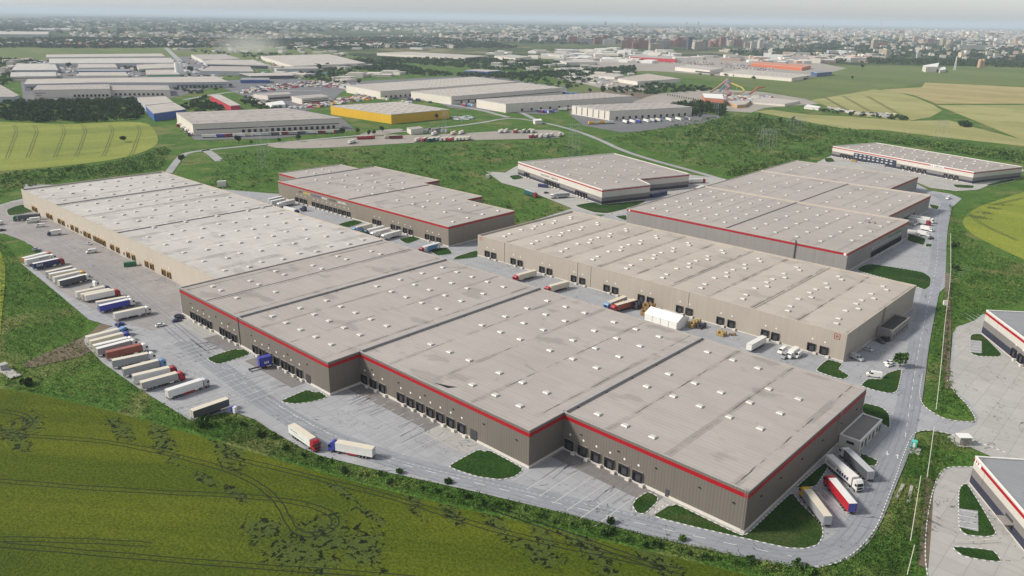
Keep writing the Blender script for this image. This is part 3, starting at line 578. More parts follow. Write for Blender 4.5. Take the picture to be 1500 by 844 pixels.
def logo(par,c,t,n,s,z,m,ring=True):
    "square outline sign with a small mark inside, standing on a wall"
    b=MB()
    def R(a0,a1,z0,z1,d=.06):
        P=[(c[0]+t[0]*a+n[0]*d,c[1]+t[1]*a+n[1]*d) for a in (a0,a1)]
        b.quad((*P[0],z0),(*P[1],z0),(*P[1],z1),(*P[0],z1))
    if ring:
        k=s*.16
        R(-s,s,z-s,z-s+k); R(-s,s,z+s-k,z+s); R(-s,-s+k,z-s+k,z+s-k); R(s-k,s,z-s+k,z+s-k)
        R(-s*.35,s*.35,z+s*.25,z+s*.4); R(-s*.35,-s*.2,z-s*.45,z+s*.25); R(s*.2,s*.35,z-s*.45,z+s*.25); R(-s*.2,s*.2,z-s*.1,z+s*.05)
    else: R(-s,s,z-s,z+s)
    return b.build('logo_sign',m,par)
M_or=plain('orange_red_sign',(.62,.07,.03),.5,.1)
logo(hd,(-323.5,323.75),(1,0),(0,-1),.95,10.9,M_or); logo(hd,(-107.2,323.75),(1,0),(0,-1),1.25,10.6,M_red)
for u in (-304,-249,-240,-180): b=MB(); b.box(u,u+.12,323.5,323.79,.4,12.6); b.build('drain_pipe',M_plinth,hd)
b=MB()
for v in (368,370): b.bar((-102.9,v,.2),(-102.9,v,14),.08)
for z in np.arange(1,14,1.2): b.bar((-102.9,368,z),(-102.9,370,z),.05)
b.build('wall_ladder',M_steel,hd)
# ---- warehouse C (behind cream one)
c1=[(435.6,294),(442,296.5),(448,299),(460,302),(466.4,304),(472.6,306),(478.9,308),(485,310),(491.7,312),(498.4,314),(504.7,317),(511.4,319)]; c2=[(549,328),(556,330),(576,336),(584,338),(593.6,341),(602,344),(626,351),(634,353),(643,356)]
dk=[(u,323.5,PI) for u in on_v(c1+c2,323.5)]
sk=[(u,v) for u in (-535,-518.5,-495.5,-479,-461.5,-433,-416,-405,-383,-361) for v in (349,363,378)]+[(-569,363),(-569,378),(-558,363),(-558,378),(-360,335),(-495,392),(-518,392),(-479,392)]
h2=warehouse('red_striped_warehouse','taupe warehouse with bright red stripe and coloured lettering behind the cream warehouse',[(-579,342),(-550,342),(-550,323.5),(-352.1,323.5),(-352.1,385),(-400,385),(-400,402),(-466,402),(-466,419),(-551,419),(-551,402.5),(-579,402.5)],13.2,[(13.2,W_warm)],RF1,(11.6,12.75,M_red),.6,M_cop,dk,sk,[((-550,342),(-550,402.5),.2,.35),((-459,323.9),(-459,401.6),.1,.3)])
def script_row(par,p,t,n,z,h,word_lens,mats,sp=1.0,depth=.06):
    "row of wall letters too small in the photo to read: strokes of letter height"
    bs=[MB() for _ in mats]; x=0
    for w,(L,mi) in enumerate(word_lens):
        for k in range(L):
            b=bs[mi]
            def R(a0,a1,z0,z1):
                P=[(p[0]+t[0]*a+n[0]*depth,p[1]+t[1]*a+n[1]*depth) for a in (x+a0,x+a1)]; b.quad((*P[0],z+z0),(*P[1],z+z0),(*P[1],z+z1),(*P[0],z+z1))
            s=(w*5+k*3)%4; q=sp*.7; R(0,q*.3,0,h)
            if s!=1: R(q*.3,q,h*.8,h)
            if s!=2: R(q*.3,q,0,h*.2)
            if s in(0,2): R(q*.7,q,h*.2,h*.8)
            else: R(q*.3,q*.9,h*.42,h*.58)
            x+=sp
        x+=sp*.9
    for b,m in zip(bs,mats):
        if b.v: b.build('wall_lettering',m,par)
M_bl=plain('blue_lettering',(.05,.07,.22),.5,.1); M_ye=plain('yellow_lettering',(.75,.52,.05),.5,.1); M_gr=plain('green_lettering',(.03,.22,.10),.5,.1); M_blk=plain('black_lettering',(.03,.03,.035),.5,.1)
script_row(h2,(-520.5,323.5),(1,0),(0,-1),8.6,1.5,[(3,0),(6,1),(8,3),(4,2)],[M_blk,M_ye,M_white,M_bl],1.55); script_row(h2,(-481,323.5),(1,0),(0,-1),8.9,1.3,[(8,0),(9,1)],[M_blk,M_white],1.2)
# ---- warehouse E (three stepped sections)
ev=[onplane(x,y,(-151,0),(1,0))[1] for x,y in [(1275.5+i*3.15,379-i*1.98) for i in range(14)]]
dk=[(-151,v,-PI/2) for v in ev]+[(-166,v,-PI/2) for v in (585,591,603,609,622)]
sk=[(u,v) for u in (-293,-281.5,-266.5,-252,-237.5,-216,-202,-188,-173,-160) for v in (466,482,497.5,513,531.5,547.5) if not(u==-160 and v==466)]
sk+=[(u,v) for u in (-288,-266,-246,-214,-194,-177) for v in (578,602,624,646)]+[(u,v) for u in (-290,-265,-240,-215) for v in (686,704,722)]
h3=warehouse('grey_panel_warehouse','broad grey panelled warehouse with red stripe and rows of skylights',[(-305.5,451.5),(-151,451.5),(-151,560),(-166,560),(-166,660),(-198,660),(-198,737),(-309,737)],12.2,[(12.2,W_grey)],RFe,(10.4,11.6,M_red),.5,M_cop,dk,sk[:100],
  [((-229.7,452),(-229.7,659),.1,.35),((-305.3,560),(-151.3,560),.55,.45,M_cop),((-306.5,660),(-166.3,660),.55,.45,M_cop)])
logo(h3,(-152.6,451.45),(1,0),(0,-1),.7,11.0,M_white,False); logo(h3,(-303.5,451.45),(1,0),(0,-1),.55,11.0,M_white,False); script_row(h3,(-150.95,521),(0,1),(1,0),7.5,1.4,[(6,0),(9,0)],[M_gr],1.7)
b=MB(); b.box(-182.5,-181.9,450.9,451.45,.5,13.6); b.build('drain_pipe',M_steel,h3); b=MB(); b.box(-172,-169,535,537.5,11.7,13.0); b.box(-167.5,-165.5,536,538,11.7,12.8); b.build('rooftop_unit',M_trim,h3)
# ---- three tone depots with white, grey and dark blue bands
def rectpts(p0,p1,depth,side=1):
    a,b=Vector(p0),Vector(p1); d=(b-a).normalized(); n=Vector((-d.y,d.x))*side; return [tuple(a),tuple(b),tuple(b+n*depth),tuple(a+n*depth)],d,n
def facade(par_poly_p0,d,ts): return [(par_poly_p0[0]+d.x*t,par_poly_p0[1]+d.y*t,math.atan2(d.y,d.x)+PI,DKd) for t in ts]
BN=[(2.6,W_navy),(5.6,W_mid)]
f0,f1=Vector(G(759,237,12.1)),Vector(G(882.2,277.7,12.1)); fd=(f1-f0).normalized(); fn=Vector((-fd.y,fd.x))
nt=(f1+fn*48); Fp=[tuple(f0),tuple(f1),tuple(nt),tuple(nt-fd*18),G(935,261.7,12.1),G(1009.8,254.5,12.1),G(899.6,224.5,12.1)]
Fp=[tuple(f0),tuple(f1),G(952.7,270,12.1),G(935,261.7,12.1),G(1009.8,254.5,12.1),G(899.6,224.5,12.1)]
L=(f1-f0).length
def tpos(px,p,n,d): 
    q=onplane(*px,p,n); return (q[0]-p[0])*d.x+(q[1]-p[1])*d.y
fdk=facade(f0,fd,[tpos(q,tuple(f0),(fd.y,-fd.x),fd) for q in [(770,259),(774,260.5),(800,270),(804,271.5),(808,273),(812.5,275),(817.5,277),(845,285),(849,286.5),(853.5,288),(858,289.5)]])
sk=[(x,y) for i in range(6) for j in range(5) for x,y in [tuple(f0+fd*(12+20*i+(3 if j%2 else 0))+fn*(10+19*j))] if not(i>4 and j>2)]
hF=warehouse('three_tone_depot','depot with white grey and dark blue bands, on the green plain behind the alley warehouses',Fp,12.1,BN+[(12.1,W_white)],RFf,(10.2,11.1,M_red),.3,M_white,fdk,sk,rz=math.atan2(fd.y,fd.x))
script_row(hF,tuple(f0+fd*42),fd,(fd.y,-fd.x),7.0,1.3,[(8,0),(6,0)],[M_blk],1.9)
g0,g1=Vector(G(1220,214,11)),Vector(G(1427,252,11)); gd=(g1-g0).normalized(); gn=Vector((-gd.y,gd.x))
Gp=[tuple(g0),tuple(g1),tuple(g1+gn*72),tuple(g0+gn*68)]; gL=(g1-g0).length
def gt(px): return tpos(px,tuple(g0),(gd.y,-gd.x),gd)
gdk=facade(g0,gd,[gt(q) for q in [(1232,234),(1236.5,235),(1241,236),(1246,237),(1321,251),(1330,252.5),(1338,254),(1346,255.5),(1353,257),(1384,263),(1392,264.5),(1400,266)]])
sk=[tuple(g0+gd*(12+13.5*i+(4 if j%2 else 0))+gn*(11+16*j)) for i in range(11) for j in range(4)]
hG=warehouse('north_depot','northmost three tone depot with red stripe and dark office block on its facade',Gp,11,BN+[(11,W_white)],RFf,(9.3,10.1,M_red),.3,M_white,gdk,sk,rz=math.atan2(gd.y,gd.x))
t0,t1=gt((1251,230)),gt((1312,242)); b=MB(); M=Matrix.Translation((*g0,0))@Matrix.Rotation(math.atan2(gd.y,gd.x),4,'Z')
b.box(t0,t1,-.9,-.02,2.6,8.2,M=M); b.build('office_block',W_navy,hG); b=MB()
for i in range(9):
    for z in (3.6,6.3): b.box(t0+2+i*(t1-t0-3)/9,t0+4.6+i*(t1-t0-3)/9,-1.0,-.91,z,z+1.2,M=M)
b.build('window',plain('pale_window',(.45,.47,.5),.3,.3),hG)
b=MB(); ta=gt((1364,240)); b.box(ta,ta+13.5,-.16,-.08,9.0,10.5,M=M); b.build('sign_panel',M_white,hG); P0=g0+gd*(ta+1.2)+Vector((gd.y,-gd.x))*.17
script_row(hG,tuple(P0),gd,(gd.y,-gd.x),9.2,1.1,[(1,1),(6,0)],[M_blk,M_red],1.45)
h0=Vector(G(1445,454,11.7)); hd_=Vector((math.cos(math.radians(-53)),math.sin(math.radians(-53)))); hn=Vector((-hd_.y,hd_.x))
Hp=[tuple(h0),tuple(h0+hd_*75),tuple(h0+hd_*75+hn*80),tuple(h0+hn*80)]
hH=warehouse('east_depot','three tone depot cut by the right edge of the picture beside the upper truck court',Hp,11.7,[(3.4,W_navy),(6.6,W_mid),(11.7,W_white)],RFi,(9.6,10.7,M_red),.25,M_white,facade(h0,hd_,[30,36,42,50,56]),[tuple(h0+hd_*a+hn*c) for a in (12,28,44,60) for c in (14,32,50,66)],rz=math.radians(-53))
i0=Vector(G(1429,668,9.7)); Ip=[tuple(i0),tuple(i0+hd_*75),tuple(i0+hd_*75+hn*80),tuple(i0+hn*80)]
hI=warehouse('corner_depot','blue grey roofed three tone depot filling the lower right corner of the picture',Ip,9.7,[(2.9,W_navy),(5.5,W_mid),(9.7,W_white)],RFi,(7.9,8.9,M_red),.25,M_white,(),[tuple(i0+hd_*a+hn*c) for a in (30,50) for c in (24,44)],rz=math.radians(-53))
nI=(hd_.y,-hd_.x)
for hh,p in ((hH,h0),(hI,i0)):
    zc=10.15 if hh is hH else 8.4
    o=logo(hh,tuple(p+hd_*1.6),hd_,nI,.55,zc,M_white); 
b=MB(); M=Matrix.Translation((*i0,0))@Matrix.Rotation(math.radians(-53),4,'Z'); b.box(.6,4.6,-.12,-.085,7.75,9.1,M=M); b.build('sign_panel',M_white,hI)
b=MB()
for x in (1.2,2.5): 
    b.box(x,x+.25,-.15,-.125,7.9,8.95,M=M); b.box(x+.25,x+.8,-.15,-.125,8.7,8.95,M=M); b.box(x+.25,x+.8,-.15,-.125,8.3,8.5,M=M); b.box(x+.55,x+.8,-.15,-.125,8.5,8.7,M=M)
b.build('logo_letters',M_red,hI)
b=MB(); tw=tpos((1469,770),tuple(i0),nI,hd_); b.box(tw,tw+4,-.1,-.02,.2,4.2,M=M); b.build('roller_door',M_door,hI)
b=MB(); tw=tpos((1478,785),tuple(i0),nI,hd_); b.box(tw-3.5,tw+1.0,-2.6,-.1,3.2,3.4,M=M); b.bar(tuple(M@Vector((tw-3.4,-2.5,0))),tuple(M@Vector((tw-3.4,-2.5,3.2))),.07); b.bar(tuple(M@Vector((tw+.9,-2.5,0))),tuple(M@Vector((tw+.9,-2.5,3.2))),.07); b.build('entrance_canopy',M_trim,hI)
# ---- annexes
def annex(name,label,pts,H,wm,rm,doors,cat='annex'):
    e=warehouse(name,label,pts,H,[(H,wm)],rm,None,0,M_white if wm is W_white else M_trim,(),(),cat=cat)
    p=ccw(pts)
    for (k,t,w,z0,z1,nm) in doors:
        a,b_=Vector(p[k]),Vector(p[(k+1)%len(p)]); d=(b_-a).normalized(); n=Vector((d.y,-d.x)); c=a+(b_-a)*t
        q=MB(); M=Matrix.Translation((c.x,c.y,0))@Matrix.Rotation(math.atan2(d.y,d.x),4,'Z'); q.box(-w,w,-.07,-.01,z0,z1,M=M); q.build(nm,M_glass if nm=='window' else M_steel,e)
    return e
RFa=roof_mat('annex_roof',(.30,.275,.265),9,0,.4); RFb=roof_mat('dark_roof',(.075,.068,.065),9,0,.3)
a0=G(1259,652,4.2); annex('office_annex','white flat roofed annex with dark windows against the front warehouse',[(-77.4,252.2),(-70.4,252.2),(-70.4,273.3),(-77.4,273.3)],4.3,W_white,RFa,[(0,.55,1.3,1.9,2.9,'window')]+[(1,t,.8,.3 if i%2 else 1.0,2.9,'personnel_door' if i%2 else 'window') for i,t in enumerate((.12,.28,.45,.62,.8,.93))])
q0=onplane(1287,497,(-103.1,0),(1,0)); annex('pump_house_annex','grey annex with sunken dark roof against the end of the beige warehouse',[(-102.9,362.7),(-95.8,362.7),(-95.8,385.8),(-102.9,385.8)],5.4,W_grey,RFb,[(1,t,.7,1.2,2.8,'window') for t in (.1,.25,.4,.55,.7,.85)]+[(0,.8,.6,.1,2.2,'personnel_door')])
# ---------------------------------------------------------------- vehicles
def paint(name,c): return plain('paint_'+name,c,.35,.10,.6,spec=.5)
PC={k:paint(k,v) for k,v in dict(white=(.74,.73,.70),cream=(.66,.60,.48),grey=(.33,.335,.35),darkgrey=(.085,.09,.105),black=(.02,.02,.024),red=(.42,.012,.022),crimson=(.33,.012,.03),blue=(.045,.055,.36),navy=(.025,.035,.12),sky=(.12,.27,.52),rust=(.30,.085,.055),orange=(.55,.13,.03),green=(.025,.16,.07),teal=(.02,.10,.11),yellow=(.68,.38,.02),silver=(.46,.47,.49),maroon=(.16,.02,.03)).items()}
M_tyre=plain('tyre_rubber',(.012,.012,.013),.85,.3); M_rim=plain('wheel_rim',(.35,.35,.36),.4,.2,metal=.6); M_chas=plain('chassis_black',(.02,.02,.022),.7,.3); M_lampr=plain('red_lamp',(.35,.01,.01),.4,.1)
def profile(b,pts,y0,y1,mi=0,inn=0.0):
    "extrude a side profile (x,z); the upper points narrow by inn"
    zmx=max(p[1] for p in pts); zmn=min(p[1] for p in pts); n=len(pts); i=len(b.v)
    for y,s in ((y0,1),(y1,-1)):
        for x,z in pts: b.v.append((x,y+s*inn*max(0,(z-zmn)/(zmx-zmn)-.45)/.55,z))
    b.f.append(tuple(i+k for k in range(n))); b.m.append(mi); b.f.append(tuple(i+n+k for k in reversed(range(n)))); b.m.append(mi)
    for k in range(n): b.f.append((i+k,i+n+k,i+n+(k+1)%n,i+(k+1)%n)); b.m.append(mi)
def wheel_mesh(r,w):
    b=MB(); b.cyl((0,-w/2,0),r,(0,1,0),w,14,0); b.cyl((0,-w/2-.012,0),r*.55,(0,1,0),w+.024,10,1); return b.mesh('wheel',[M_tyre,M_rim])
WH=wheel_mesh(.52,.34); WHc=wheel_mesh(.32,.22); WHv=wheel_mesh(.36,.25)
b=MB(); b.box(0,13.6,-1.28,1.28,1.12,4.0,0,top=1)
for x in np.arange(.9,13.4,1.55):
    for s in (-1,1): b.box(x,x+.05,s*1.28-.012,s*1.28+.012,1.2,3.9,0)
for x in (0,13.52):
    b.box(x,x+.08,-1.295,1.295,3.86,4.02,1)
TB=b.mesh('trailer_box',[PC['white'],PC['white']])
b=MB(); b.box(-.06,-.005,-1.2,1.2,1.2,3.9,0)
for y in (-.62,-.35,.35,.62): b.box(-.10,-.061,y-.025,y+.025,1.25,3.85,1)
b.box(-.08,-.061,-.02,.02,1.2,3.9,1); RD=b.mesh('rear_doors',[PC['white'],M_rim])
b=MB(); b.box(.2,13.2,-.45,.45,.78,1.11); b.box(0,.14,-1.2,1.2,.5,.72); b.box(10.2,10.4,-.75,-.55,.15,1.0); b.box(10.2,10.4,.55,.75,.15,1.0); b.box(5.6,9.8,-1.22,-1.16,.45,1.08); b.box(5.6,9.8,1.16,1.22,.45,1.08)
b.box(6.2,8.4,-1.1,-.5,.5,1.05); CH=b.mesh('chassis',[M_chas])
b=MB(); profile(b,[(14.05,.95),(14.05,3.55),(14.55,3.92),(15.35,3.78),(16.05,3.05),(16.28,2.1),(16.32,1.2),(16.32,.42),(15.95,.42),(15.95,.95)],-1.24,1.24,0,.06)
b.box(12.2,15.9,-.5,.5,.55,.94,1); b.box(14.4,15.1,-1.22,-.55,.45,.9,1); b.box(14.4,15.1,.55,1.22,.45,.9,1); CB=b.mesh('cab',[PC['white'],M_chas])
b=MB(); b.quad((16.30,-1.08,2.05),(16.30,1.08,2.05),(16.07,1.02,3.02),(16.07,-1.02,3.02))
b.f[-1]=b.f[-1]; WS=b.mesh('windscreen',[M_glass])
b=MB(); b.quad((16.1,1.25,2.05),(15.2,1.25,2.05),(15.2,1.235,2.85),(15.95,1.235,2.85)); SW=b.mesh('side_window',[M_glass])
b=MB(); b.box(16.325,16.36,-.95,.95,1.05,1.75); b.box(16.325,16.40,-1.2,1.2,.42,.72); GR=b.mesh('grille',[M_chas])
b=MB()
for s in (1,): b.box(16.325,16.37,s*.98-.16,s*.98+.16,.76,1.0)
HL=b.mesh('headlight',[PC['silver']])
b=MB()
for s in (1,): b.box(15.95,16.1,s*1.42-.12,s*1.42+.12,2.2,3.0); b.box(15.98,16.06,s*1.28-.1,s*1.28+.1,2.85,2.93)
MI=b.mesh('mirror',[M_chas])
def truck(label,cab,side,rear,front,corner='c',roof=None,z=4.0,cat='lorry',group=None,name='trailer_truck',trailer=True,door=None,decal=None,rl=1.0):
    a=Vector(G(*rear,z)); c=Vector(G(*front,z)); d=(c-a).normalized(); n=Vector((-d.y,d.x))
    if corner=='rr': a=a+n*1.28
    if corner=='rl': a=a-n*1.28
    e=empty(name,(a.x,a.y,.0),math.atan2(d.y,d.x),label,cat,group); roof=roof or side
    inst('trailer_box',TB,e,mats=[PC[side],PC[roof]]); inst('rear_doors',RD,e,mats=[PC[door or side],None]); inst('chassis',CH,e)
    ax=[2.3,3.6,4.9]
    if cab:
        inst('cab',CB,e,mats=[PC[cab],None]); inst('windscreen',WS,e); [inst('side_window',SW,e,scale=(1,k,1)) for k in (1,-1)]; inst('grille',GR,e); [inst('headlight',HL,e,scale=(1,k,1)) for k in (1,-1)]; [inst('mirror',MI,e,scale=(1,k,1)) for k in (1,-1)]; ax+=[12.6,15.3]
    for x in ax:
        for s in (-1,1): inst('wheel',WH,e,(x,s*1.06,.52))
    if decal:
        q=MB(); decal(q); o=q.build('side_graphics',[PC[decal.col]]); o.parent=e
    return e
def deco(col,fn):
    def f(q): fn(q)
    f.col=col; return f
def words(x0,x1,z0,z1,side,n=7):
    def f(q):
        w=(x1-x0)/n; y=side*1.296
        for k in range(n):
            x=x0+k*w; s=k%3
            for (a,b_,c,d) in (((0,.22,0,1),(.22,.7,.8,1),(.22,.7,.4,.55)) if s==0 else ((0,.2,0,1),(.55,.75,0,1),(.2,.55,.4,.55)) if s==1 else ((0,.7,.8,1),(.25,.45,0,.8))):
                P=[(x+a*w,z0+c*(z1-z0)),(x+b_*w,z0+c*(z1-z0)),(x+b_*w,z0+d*(z1-z0)),(x+a*w,z0+d*(z1-z0))]
                if side>0: P=P[::-1]
                q.quad(*[(px,y,pz) for px,pz in P])
    return f
LL=truck
LL('white curtain trailer truck with orange rear, topmost on the west grass edge','orange','white',(34.8,378.2),(69.7,369.7),'rr',door='orange')
LL('white trailer with dark lettering on its side between the orange backed and the blue trailer','white','white',(38.4,381.4),(73.3,373.6),'rr',decal=deco('teal',words(7,12.5,2.6,3.5,-1,9)))
LL('blue sided trailer truck with red cab at the head of the west row','crimson','navy',(49,386.8),(86,379),'rr',roof='white',decal=deco('white',words(1.5,5,1.9,3.2,-1,4)))
LL('parked white roofed trailer without cab, first of the bunch of four on the west edge',None,'grey',(69,398.9),(103,391),'rr',roof='cream',name='parked_trailer',cat='trailer')
LL('parked cream trailer without cab, second of the bunch of four on the west edge',None,'cream',(72.8,401.9),(111,394.6),'rr',roof='white',name='parked_trailer',cat='trailer')
LL('white trailer with yellow topped cab, third of the bunch of four on the west edge','yellow','white',(79.7,406.9),(118,398),'rr',roof='cream')
LL('grey sided trailer truck with white cab, nearest of the four on the west edge','white','darkgrey',(87,411.9),(127.3,401.9),'rr',roof='white',door='cream')
LL('white trailer truck with dark blue cab beside the lone white tractor','navy','white',(112,428.6),(151.6,420.2),'rr',roof='cream')
LL('cream trailer without cab squeezed beside the red cabbed white truck',None,'cream',(119.8,431.9),(159.4,424),'rr',name='parked_trailer',cat='trailer')
LL('white trailer truck with bright red cab in the middle of the west row','red','white',(125,433.4),(166,425.2),'rr',roof='cream')
LL('white trailer behind the royal blue one in the west row','white','white',(141.4,443.2),(182.8,435.8),'rr',roof='cream')
LL('royal blue sided trailer truck with white cab','white','blue',(146.2,448.6),(188.8,438.9),'rr',roof='white')
LL('all white trailer truck standing alone at the end of the west row','white','white',(167.8,459.9),(209.8,450.9),'rr',roof='cream')
LL('white trailer truck with pale blue cab, first of the lower parked row','sky','white',(127.8,494.4),(172.6,482.8),'rr',roof='cream')
LL('cream trailer truck with bright blue cab, second of the lower parked row','blue','cream',(132.7,500.6),(179,489),'rr')
LL('white roofed trailer truck with white cab, third of the lower parked row','white','cream',(137.7,507.2),(186,495.6),'rr',roof='white')
LL('grey sided trailer with white roof beside the rust red container','white','grey',(142.7,511.6),(188.9,499.5),'rr',roof='white',door='cream')
LL('rust red container truck with white cab','white','rust',(156.2,516.9),(200.3,506.7),'rr')
LL('ribbed grey trailer truck with white cab, just below the rust red container','white','grey',(164.7,529),(213,519),'rr',roof='cream')
LL('grey trailer truck with light blue cab','sky','grey',(181,541.4),(229.4,529),'rr',roof='cream')
LL('white trailer with dark red cab behind the red cabbed grey truck','crimson','white',(195.3,551.3),(244.3,539.7),'rr',roof='cream')
LL('grey trailer truck with bright red cab near the end of the lower row','red','grey',(207.4,561.2),(257,547.6),'rr',roof='cream',door='cream')
LL('white refrigerated trailer truck with grey cab and red skirt, alone in its bay','silver','white',(245.7,573),(293.6,557.5),'rr',decal=deco('red',lambda q:q.quad((5.4,-1.31,.42),(9.9,-1.31,.42),(9.9,-1.31,1.08),(5.4,-1.31,1.08))))
LL('dark grey trailer without cab, last one at the curve of the yard',None,'darkgrey',(282.7,602.7),(332,585.6),'rr',roof='cream',door='cream',name='parked_trailer',cat='trailer')
LL('white trailer truck with red cab driving along the front road','red','white',(426.8,621),(458.5,642.5),'c',roof='cream',decal=deco('green',lambda q:[q.quad((3,-1.30,2.0),(10,-1.30,2.0),(10,-1.30,2.12),(3,-1.30,2.12)),words(1.2,6,2.7,3.3,-1,8)(q)]))
LL('white trailer truck with blue cab meeting the red one on the front road','blue','white',(544.7,659),(490.5,648.9),'rl',roof='cream',decal=deco('crimson',lambda q:q.quad((9.9,1.23,.45),(5.6,1.23,.45),(5.6,1.23,1.0),(9.9,1.23,1.0))))
LL('grey trailer truck with yellow cab nosed up to the grass by the front warehouse corner','yellow','grey',(1213.3,756.3),(1184,717.7),'c',roof='cream',door='silver')
LL('red sided trailer truck with red cab and blue rear doors','red','red',(1250,737.7),(1219,700),'c',roof='white',door='blue')
LL('white truck with blue pictures and lettering facing the ring road bend','white','white',(1214.7,665.7),(1251,696.5),'c',decal=deco('navy',lambda q:[words(1.2,5.5,1.9,2.9,-1,9)(q)]+[q.quad((6.3+i*1.2,-1.297,1.7),(7.2+i*1.2,-1.297,1.7),(7.2+i*1.2,-1.297,3.0),(6.3+i*1.2,-1.297,2.6)) for i in range(5)]))
LL('dark grey curtain trailer truck with white cab beside the office annex','white','darkgrey',(1276.5,691),(1244,660),'c',roof='silver',door='silver')
# alley between front and beige warehouses
LL('white trailer truck with red cab docked at the beige warehouse, left of the grey trailer','red','cream',(784,395.3),(757.5,402.6),'c')
LL('white trailer with red cab leaving the beige warehouse, right of the grey trailer','red','cream',(832,411.3),(803,419.2),'c',door='grey')
LL('grey trailer truck with blue and white cab next to the orange one','sky','silver',(916,433.5),(892.4,442.6),'c',roof='cream')
LL('orange brown trailer truck with red cab and white lettering in the alley','red','rust',(930.2,438.4),(907.8,444.7),'c',roof='cream',decal=deco('white',words(1,8,2.6,3.3,-1,10)))
LL('white trailer without cab at the beige warehouse near the stacked pallets',None,'white',(1119.5,492),(1100,502.7),'c',name='parked_trailer',cat='trailer')
# yard behind cream warehouse
LL('white trailer truck with lettering docked first at the red striped warehouse','white','white',(430.4,291.8),(408,297),'c',decal=deco('crimson',words(3,9,2.4,3.2,1,8)))
LL('white trailer truck with dark blue cab turning in the yard behind the cream warehouse','navy','white',(417,302.5),(433.5,307),'c',decal=deco('green',words(2,8,2.0,2.7,-1,5)))
LL('light blue and cream trailer truck beside the grass strip at the red striped warehouse','sky','cream',(544,327),(524.7,331.6),'c',decal=deco('sky',lambda q:q.quad((13.2,1.297,1.3),(7.5,1.297,1.3),(9.5,1.297,3.6),(13.2,1.297,3.6))))
LL('white trailer truck with teal cab partly hidden behind another white truck','teal','white',(562,330.5),(540.5,335.5),'c')
LL('white trailer truck with orange lettering between two white trucks at the docks','white','white',(570.4,333.5),(549,339),'c',decal=deco('orange',words(3,9,2.4,3.3,1,8)))
LL('plain white trailer truck with a small dark emblem at the docks','white','white',(586,337),(564,342.8),'c',decal=deco('navy',lambda q:q.quad((7.6,1.297,2.3),(6.9,1.297,2.3),(6.9,1.297,3.0),(7.6,1.297,3.0))))
LL('white trailer truck with big blue side graphic and red cab','crimson','white',(643,355),(622.5,360.6),'c',decal=deco('sky',lambda q:q.quad((12.8,1.297,1.2),(3.6,1.297,1.2),(1.2,1.297,3.8),(10.2,1.297,3.8))))
LL('white trailer without cab with dark ribbed side at the west end of the docks',None,'silver',(413,287),(393,291.5),'c',roof='white',name='parked_trailer',cat='trailer')
LL('ribbed white trailer without cab parked outside the other at the west end',None,'silver',(417,290),(397,294.5),'c',roof='white',name='parked_trailer',cat='trailer')
LL('dark trailer truck with green cab at the far end of the cream warehouse','green','darkgrey',(58.3,312.8),(30,315),'c')
LL('dark green trailer truck with red cab leaving the three tone depot yard','red','teal',(769.5,277.5),(783.8,282.2),'c',roof='silver')
LL('white truck with dark side pictures in front of the three tone depot','white','silver',(833.8,282),(814.5,283.5),'c',decal=deco('black',words(1,12,1.8,3.5,1,9)))
LL('long white trailer truck with crimson cab beside the grey panel warehouse','crimson','silver',(1329,317.5),(1353,321.5),'c',roof='white')
LL('white trailer truck parked behind the crimson cabbed one','white','white',(1334,314.5),(1356,318),'c')
# smaller vehicles
b=MB(); b.box(0,6.2,-1.22,1.22,.95,3.4,0); b.box(.05,8.2,-.4,.4,.5,.9,1); BXm=b.mesh('cargo_box',[PC['white'],M_chas])
b=MB(); profile(b,[(6.3,.55),(6.3,2.6),(6.6,2.72),(7.6,2.6),(8.15,1.75),(8.3,1.5),(8.35,.55)],-1.05,1.05,0,.08); BXc=b.mesh('cab',[PC['white']])
b=MB(); b.quad((8.17,-.95,1.75),(8.17,.95,1.75),(7.63,.9,2.55),(7.63,-.9,2.55)); b.quad((6.9,-1.06,1.7),(7.8,-1.06,1.7),(7.5,-1.01,2.4),(6.9,-1.01,2.4)); b.quad((7.8,1.06,1.7),(6.9,1.06,1.7),(6.9,1.01,2.4),(7.5,1.01,2.4)); BXw=b.mesh('windscreen',[M_glass])
def box_truck(label,cab,side,rear,front,decal=None):
    a=Vector(G(*rear,3.3)); c=Vector(G(*front,3.3)); d=(c-a).normalized(); e=empty('box_truck',(a.x,a.y,0),math.atan2(d.y,d.x),label,'truck')
    inst('cargo_box',BXm,e,mats=[PC[side],None]); inst('cab',BXc,e,mats=[PC[cab]]); inst('windscreen',BXw,e)
    for x in (1.6,7.4):
        for s in (-1,1): inst('wheel',WHv,e,(x,s*.92,.42),scale=(1.15,1,1.15))
    if decal: 
        for s in (1,-1):
            q=MB(); words(1.2,5.2,2.2,2.9,s*.955,7)(q); o=q.build('side_graphics',[PC[decal]]); o.parent=e
box_truck('white box truck with dark lettering beside the green cabbed truck','white','white',(58,318),(40,320),'black'); box_truck('white box truck with navy cab and grey lettering on the cream warehouse yard','navy','white',(89.5,336),(73,338),'grey')
box_truck('white box truck, upper of the pair beside the ring road','white','white',(1349.8,329.8),(1363,332.6)); box_truck('white box truck, lower of the pair beside the ring road','white','white',(1345,337),(1360,340)); box_truck('white box truck half hidden by the corner of the grey panel warehouse','white','white',(1330,336.5),(1340.5,338.8)); box_truck('white box truck between the vans at the end of the alley','white','white',(1168,508),(1155.5,516))
b=MB(); profile(b,[(0,.45),(.02,2.2),(.25,2.45),(3.9,2.42),(4.35,2.2),(5.05,1.45),(5.85,1.15),(5.98,.8),(5.98,.4)],-.98,.98,0,.10); VB=b.mesh('body',[PC['white']])
b=MB(); b.quad((5.06,-.86,1.48),(5.06,.86,1.48),(4.42,.78,2.16),(4.42,-.78,2.16))
